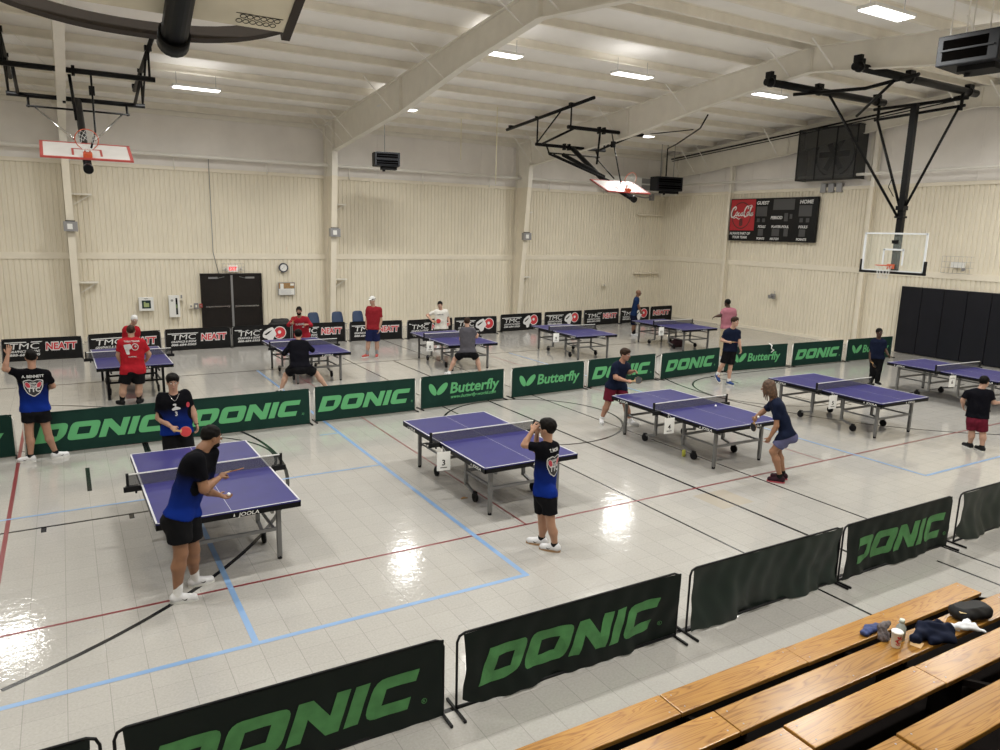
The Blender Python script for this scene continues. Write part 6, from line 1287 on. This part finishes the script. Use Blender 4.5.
        for k in range(20):
            a = 2 * math.pi * k / 20; c_ = (heel + toe) / 2 + dn * (math.cos(a) * (L_ / 2 + .046)) + lt * (math.sin(a) * (.046 - .006 * math.cos(a))); pr.append(c_)
        zz = .0 if zb <= .05 else None
        vs = []
        for lay in (0, 1):
            for p_ in pr:
                p_ = p_.copy()
                p_[2] = (.0 if lay == 0 else .024) if zb <= .05 else p_[2] - .045 + .02 * lay
                vs.append(p_)
        m.raw(vs, [tuple(range(20))[::-1], tuple(range(20, 40))] + [(i, (i + 1) % 20, 20 + (i + 1) % 20, 20 + i) for i in range(20)]); m.build('sole', sole, so)
        if 'swoosh' in extra:
            m = MB()
            for q in (-1, 1):
                c0 = heel + dn * .10 + lt * q * .040
                stp = [c0 - dn * .035 + up * .012, c0 - up * .006, c0 + dn * .03 + up * .006, c0 + dn * .02 - up * .012, c0 - up * .016]
                m.raw([p + lt * q * .004 for p in stp], [tuple(range(5))])
            m.build('shoe_stripe', M_BLK, so, fix=False)
        if sock is not None:
            top = A + (J['K' + s] - A) / np.linalg.norm(J['K' + s] - A) * sockh
            F = Field(np.minimum(A, top) - .1, np.maximum(A, top) + .1, .009); F.cone(A - up * .03, top + (top - A) * .2, .046 if sockh < .15 else .044, .046 if sockh < .15 else .056 * f, .01, cut=.88); np_obj('sock', [F.mesh()], sock, root, it=1)
    return dict(root=root, J=J, g=np.array([g[0], g[1], 0.]), shirt=sh, spine=spine, lat=lat, fwd=fwd, N=N, P=Pv, tl=tl, hp=hp_, HM=HM, H=H, hs=hs, hF=hF, hU=hU, hl=hl)
def decal(pd, vf_list, side, o, sx, name='shirt_print', target=None, off=.004, tilt=None):
    """flat artwork (in metres, centred) projected on the cloth from the back (-1) or front (+1). o = (lateral, along the spine from the neck)"""
    ob = target or pd['shirt']; me = ob.data; bv = BVHTree.FromPolygons([v.co for v in me.vertices], [p.vertices for p in me.polygons])
    dirv = Vector(pd['fwd'] * side) if tilt is None else Vector(tilt).normalized(); sp = Vector(pd['spine']); X = dirv.cross(sp).normalized() * -1   # X = reader's right
    U = X.cross(dirv) * -1; U = U if U.dot(sp) > 0 else -U
    C = Vector(pd['N'] - pd['spine'] * o[1]) + X * o[0]
    m = MB(); mats = []
    for (v, f), mt, lay in vf_list:
        if mt not in mats: mats.append(mt)
        v, f = refine((v, f), .035 / sx); vs = []
        for a in v:
            p = C + X * a[0] * sx + U * a[1] * sx; h_ = bv.ray_cast(p + dirv * .5, -dirv, 1.)
            q = h_[0] if h_[0] is not None else None; vs.append(None if q is None else q + dirv * (off + lay * .0012))
        keep = [q for q in f if all(vs[i] is not None for i in q) and max((vs[q[i]] - vs[q[i - 1]]).length for i in range(len(q))) < .09]
        m.raw([x if x is not None else (0, 0, 0) for x in vs], keep, mats.index(mt))
    if m.f: m.build(name, mats, ob, fix=False)
def ctext(s, w, y, h, bold=.04, sh=0.):
    v, f = text(s, bold, sh, fit=w / h); return ([(a[0] * h - w / 2, y + a[1] * h, 0) for a in v], f)
def emblem():
    sh_ = [(-.5, .42), (-.2, .50), (0, .40), (.2, .50), (.5, .42), (.46, 0), (.3, -.32), (0, -.52), (-.3, -.32), (-.46, 0)]
    s1 = rnd(sh_, .08); inn = [(a * .90, b * .90) for a, b in s1]; i2 = [(a * .84, b * .84) for a, b in s1]
    RedM, Wh, Bk = mat('print_red', (.42, .03, .05), .6), mat('print_white', (.50, .50, .50), .7), mat('print_black', (.012, .012, .015), .7)
    L = [(shapes([s1, inn]), Wh, 1), (shapes([inn]), Bk, 0)]
    for q in (-1, 1):
        L.append((shapes([ell(q * .27, .16, .12, .20, 20, q * -.5)]), RedM, 1)); L.append((shapes([ell(q * .27, .16, .125, .205, 20, q * -.5), ell(q * .27, .16, .10, .18, 20, q * -.5)]), Wh, 2))
    L += [(ctext('BAMA', .34, .20, .13), Wh, 3), (ctext('TEAM', .34, .04, .12), Wh, 3), (ctext('TTC', .62, -.22, .24, .06), Wh, 3)]
    return L
EMB = emblem(); PW = mat('print_white', (.50, .50, .50), .7); PR = mat('print_red', (.42, .03, .05), .6)
c_blk = cloth('shorts_black', (.012, .012, .014)); c_navy = cloth('shirt_navy', (.012, .018, .045)); c_red = cloth('shirt_red', (.33, .014, .022)); c_maroon = cloth('shorts_maroon', (.11, .012, .025)); c_dark = cloth('shirt_black', (.008, .008, .013))
TAN, FAIR, DK, DDK = (.36, .19, .11), (.50, .30, .22), (.20, .10, .06), (.07, .035, .022)
def wp(pd, k): return Vector(pd['J'][k] + pd['g'])
# --- near players
p = person('P1', 'person in a black and blue shirt leaning forward to serve, front left table', (.27, .135, .075), shirt=M_TEAM, shorts=c_blk, h=.0115, fat=1.2, sock=M_SOCKW, sockh=.13, hp=('grip', 'cup'), palms=((0, 0, -1), (-.2, -.4, 1.)), extra=('swoosh',), shortlen=.66, pitch=.15, hemdrop=.0)
decal(p, EMB, -1, (0, .27), .34); decal(p, [(ctext('TTC', .07, 0, .03), PW, 0), (shapes([ell(0, .05, .02, .012)]), PR, 0)], 1, (0, 0), 1., tilt=p['lat']) if False else None
b = MB()
F = Field(p['H'] - .16, p['H'] + .16, .009); F.ell(p['hp'](0, .03, -.075), (.058, .064, .045), p['HM'], k=0); F.ell(p['hp'](0, .075, -.052), (.03, .03, .02), p['HM'], k=.005, mode='s'); F.ell(p['hp'](0, .02, .01), (.08, .085, .06), p['HM'], k=.005, mode='s'); np_obj('beard', [F.mesh()], M_HAIRB, p['root'])
paddle(wp(p, 'HR') + Vector((.02, .03, .0)), (.95, .1, .1), (.0, .33, .94), 'paddle held edge-on by the player serving at the front left table', 'black')
ball(wp(p, 'HL') + Vector((.02, 0, .035)), 'white ball lying on the open palm of the serving player')
p2 = person('P2', 'person with a dark fringe holding a red paddle behind the front left table', (.42, .24, .17), hair='full', shirt=M_TEAM, shorts=c_blk, h=.0125, fat=1.16, hp=('grip', 'relax'), shortlen=.9, pitch=.12, hemdrop=-.02)
decal(p2, [(shapes([rnd([(-.05, -.01), (0, .02), (.05, .0), (.06, -.02), (-.04, -.03)], .01)]), PW, 0), (shapes([ell(-.01, .045, .022, .012)]), PW, 0), (ctext('3', .03, -.10, .055), PW, 0), (shapes([ell(.15, .02, .022, .035)]), PR, 0), (ctext('S', .02, 0.0, .035), PW, 1)], 1, (-.0, .20), 1.15)
paddle(wp(p2, 'HR') + Vector((.015, -.03, -.01)), (.95, -.15, -.18), (0., -.97, .25), 'red paddle held low by the boy with a dark fringe', 'red')
m = MB(); w_ = p2['J']['WL']; m.tube([w_ + np.array([.031 * math.cos(a), .028 * math.sin(a), .0]) for a in [2 * math.pi * k / 14 for k in range(14)]], .008, 6, closed=True); m.build('wristwatch', M_DARK, p2['root'])
m = MB(); nn = p2['N']; fw = p2['fwd']; lt = p2['lat']; m.tube([nn + lt * .07 + fw * .07 + np.array([0, 0, -.0]), nn + lt * .03 + fw * .115 - np.array([0, 0, .07]), nn + fw * .125 - np.array([0, 0, .10]), nn - lt * .03 + fw * .115 - np.array([0, 0, .07]), nn - lt * .07 + fw * .07], .003, 5); m.build('necklace', M_CHROME, p2['root'])
p3 = person('P3', 'person seen from behind at the left edge raising the left hand', (.40, .22, .15), shirt=M_TEAM, shorts=c_blk, h=.0125, sock=M_SOCKB, sockh=.04, hp=('relax', 'open'), palms=(None, (0, .7, .1)), extra=('swoosh',), shortlen=.5, fat=1.02, hemdrop=.06)
decal(p3, [(ctext('A. BENNETT', .30, 0, .04, .05), PW, 0)], -1, (0, .135), 1.); decal(p3, EMB, -1, (0, .30), .28)
p11 = person('P11', 'boy in a black and blue shirt holding both hands to the face', (.40, .22, .14), hair='full', shirt=M_TEAM, shorts=c_blk, h=.0115, fat=.92, sock=M_SOCKB, sockh=.03, hp=('cup', 'cup'), extra=('swoosh',), shortlen=.62, sole=M_SOLEG, hemdrop=.035)
decal(p11, EMB, -1, (.01, .30), .27); decal(p11, [(ctext('T. MORI', .16, 0, .04, .05), PW, 0)], -1, (0, .12), 1.)
m = MB(); hq = (p11['J']['HL'] + p11['J']['HR']) / 2; m.box(Vector(hq + p11['g']) + Vector((0, .02, .01)), (.09, .05, .06), rz=.5); tag(m.build('small_camera', M_DARK, bevel=.006), 'small dark device held to the face by the boy at table 3', 'camera')
p12 = person('P12', 'person with a moustache in navy T-shirt and maroon shorts holding out a paddle', (.42, .22, .15), hairm=M_HAIRBR, hair='full', shirt=c_navy, shorts=c_maroon, h=.0135, fat=1.12, hp=('grip', 'relax'), shortlen=.85, sockh=.06, pitch=.1)
m = MB(); m.sphere(p12['hp'](0, .098, -.042), .024, 10, sc=(1, .35, .35), M=Matrix((p12['hl'], p12['hF'], p12['hU'])).transposed()); m.build('moustache', M_HAIRBR, p12['root'])
paddle(wp(p12, 'HR') + Vector((.02, -.01, .0)), (.8, -.45, .15), (-.1, -.8, .5), 'black paddle held out by the man with a moustache', 'black')
p13 = person('P13', 'person with long brown locks crouching at the near end of table 4', (.33, .17, .10), hairm=M_HAIRL, hair='locks', shirt=c_navy, shorts=cloth('shorts_greyblue', (.10, .10, .19)), h=.0125, fat=.98, shoe=cloth('shoe_dark_red', (.05, .02, .03), .6), sole=mat('sole_red', (.35, .04, .06), .6), sock=M_SOCKB, sockh=.06, hp=('grip', 'relax'), shortlen=.62, pitch=.2)
m = MB(); a = p13['J']['PL'] * .7 + p13['J']['KL'] * .3; b_ = p13['J']['PL'] * .35 + p13['J']['KL'] * .65
paddle(wp(p13, 'HR') + Vector((-.01, .0, -.02)), (.15, .2, -1.), (-.9, .2, 0), 'paddle pointing down in the right hand of the long-haired player', 'black')
ball(wp(p13, 'HR') + Vector((.03, -.04, .04)), 'white ball held by the long-haired player')
p14 = person('P14', 'boy in navy T-shirt and black shorts walking before the green barriers', FAIR, hairm=M_HAIRBR, hair='full', shirt=c_navy, shorts=c_blk, h=.014, fat=.95, shoe=cloth('shoe_blue', (.03, .06, .18), .6), sock=M_SOCKW, sockh=.07, hp=('grip', 'relax'), shortlen=.85, pitch=-.05)
paddle(wp(p14, 'HR') + Vector((.02, -.02, .0)), (.8, -.4, .0), (0, .2, 1), 'dark paddle held at the waist by the walking boy', 'black')
p18 = person('P18', 'person in a black T-shirt and maroon shorts at the right edge', FAIR, hairm=M_HAIRB, shirt=c_dark, shorts=c_maroon, h=.0135, fat=.93, hs=.96, shoe=M_SHOEB, sole=M_SOLE, sock=M_SOCKB, sockh=.03, shortlen=.85, hemdrop=.01)
m = MB(); q = p18['hp']
m.tube([q(-.075, .01, .008), q(-.068, .085, .012), q(-.03, .105, .01), q(0, .108, .014), q(.03, .105, .01), q(.068, .085, .012), q(.075, .01, .008)], .004, 5); m.build('glasses', M_BLK, p18['root'])
p17 = person('P17', 'person with hair in a bun, navy top and black trousers standing behind table 5', DDK, hair='bun', shirt=c_navy, shorts=c_blk, h=.014, fat=.92, legs='long', shoe=M_SHOEB, sock=None, hp=('grip', 'relax'), hs=.96)
m = MB(); q = p17['hp']
for sx in (-1, 1): m.tube([q(sx * .031 + .022 * math.cos(a), .096, .008 + .018 * math.sin(a)) for a in [2 * math.pi * k / 12 for k in range(12)]], .003, 5, closed=True)
m.tube([q(-.010, .1, .01), q(.010, .1, .01)], .003, 5); m.build('glasses', M_BLK, p17['root'])
paddle(wp(p17, 'HR') + Vector((.03, -.03, -.01)), (.6, -.3, -.5), (.1, -.95, .2), 'dark paddle hanging in the hand of the woman in black trousers', 'black')
# --- back row
p4 = person('P4', 'person in a bright red T-shirt seen from behind, back left table', (.46, .28, .20), hairm=M_HAIRBR, shirt=c_red, shorts=c_blk, h=.015, fat=1.2, shoe=M_SHOEB, sole=M_SHOEB, sock=M_SOCKB, sockh=.17, shortlen=.72, hemdrop=.13)
decal(p4, [(shapes([rnd([(-.14, .06), (-.02, .08), (.0, .0), (-.05, -.03), (-.04, -.12), (-.09, -.12), (-.12, -.02)], .02)]), PW, 0), (shapes([ell(.05, .02, .06, .065), ell(.05, .02, .048, .052)]), PW, 0), (shapes([ell(.06, .03, .018, .018)]), PW, 0), (ctext('TABLE TENNIS', .26, .11, .03, .03), PW, 0), (ctext('ALABAMA', .14, -.17, .02, .03), PW, 0)], -1, (0, .22), 1.15)
person('P5', 'person with white hair and a red shirt bending behind the back left table', FAIR, hairm=M_HAIRW, shirt=c_red, shorts=c_blk, h=.018, fat=1.05, pitch=.3)
p6 = person('P6', 'person with a black beard in a red hooded sweatshirt', (.36, .20, .14), shirt=cloth('hoodie_red', (.30, .018, .03)), shorts=c_blk, h=.016, fat=1.12, sleeve='long', legs='long', hp=('grip', 'relax'), pitch=.1)
F = Field(p6['H'] - .16, p6['H'] + .16, .010); F.ell(p6['hp'](0, .028, -.065), (.066, .070, .06), p6['HM'], k=0); F.ell(p6['hp'](0, .02, .02), (.09, .1, .055), p6['HM'], k=.005, mode='s'); np_obj('beard', [F.mesh()], M_HAIRB, p6['root'])
decal(p6, [(ctext('ALABAMA', .26, 0, .07, .05), PW, 0), (shapes([ell(.08, -.07, .03, .02)]), PW, 0)], 1, (0, .22), 1.)
paddle(wp(p6, 'HR'), (.1, -.3, .9), (0, -1, 0), 'red paddle raised in the hand of the bearded man in red', 'red')
person('P7', 'person in black crouching with feet wide apart, seen from behind', (.46, .28, .20), shirt=c_dark, shorts=c_blk, h=.015, fat=1.12, sleeve='long', shoe=M_SHOEB, shortlen=.72, hp=('grip', 'grip'), hair='full')
p8 = person('P8', 'person in a red polo shirt, navy shorts and white cap', FAIR, hairm=M_HAIRW, shirt=cloth('polo_red', (.23, .018, .025)), shorts=cloth('shorts_navy', (.012, .016, .06)), h=.015, fat=1.1, shoe=cloth('shoe_coral', (.45, .10, .09), .6), sock=cloth('sock_grey', (.25, .25, .26)), sockh=.14, shortlen=.82, pitch=.1)
F = Field(p8['H'] - .2, p8['H'] + .2, .010); F.ell(p8['hp'](0, -.01, .05), (.09, .108, .08), p8['HM'], k=0); F.plane(p8['H'] + p8['hU'] * .045, -p8['hU']); F.cone(p8['hp'](0, .06, .05), p8['hp'](0, .135, .045), .06, .055, .01, flat=(p8['hU'], .15)); np_obj('cap', [F.mesh()], cloth('cap_white', (.6, .6, .58)), p8['root'])
m = MB(); m.tube([p8['hp'](.088 * math.sin(a), -.01 + .106 * math.cos(a), .05) for a in [2 * math.pi * k / 20 for k in range(20)]], .010, 5, closed=True); m.build('cap_band', M_BLK, p8['root'])
p9 = person('P9', 'person in a white T-shirt with a hand on the hip', FAIR, shirt=cloth('shirt_white', (.62, .60, .56)), shorts=c_blk, h=.016, fat=1.02, hp=('grip', 'grip'), pitch=.15, shortlen=.8)
decal(p9, [(ctext('butterfly', .20, 0, .04, .03), mat('print_dark', (.05, .05, .06), .7), 0)], 1, (0, .17), 1.)
paddle(wp(p9, 'HR') + Vector((.02, -.02, 0)), (.7, -.3, .2), (0, -1, .2), 'red paddle held at the hip by the white T-shirt player', 'red')
person('P10', 'person in a grey T-shirt seen from behind with legs wide apart', FAIR, hairm=M_HAIRBR, shirt=cloth('shirt_grey', (.075, .072, .085)), shorts=c_blk, h=.015, fat=1.05, sockh=.05, shortlen=.75, hp=('grip', 'grip'))
person('P15', 'person in a pink T-shirt and pale trousers turned away near the right wall', DDK, shirt=cloth('shirt_pink', (.33, .13, .165)), shorts=cloth('trousers_khaki', (.42, .35, .24)), h=.016, fat=1.2, legs='long', sock=None, hair='short')
person('P16', 'bald person in a navy T-shirt over black leggings, far corner table', DK, hairm=M_HAIRB, hair='bald', shirt=cloth('shirt_deep_blue', (.010, .025, .075)), shorts=cloth('shorts_deep_navy', (.008, .012, .035)), h=.016, fat=1.05, sock=M_SOCKB, sockh=.33, shortlen=.9)
scn.view_settings.view_transform = 'Standard'; scn.view_settings.look = 'None'; scn.view_settings.gamma = 1.; scn.view_settings.use_curve_mapping = False
scn.view_settings.exposure = .02
scn.cycles.max_bounces = 8; scn.cycles.diffuse_bounces = 5; scn.cycles.transparent_max_bounces = 12; scn.cycles.use_denoising = True
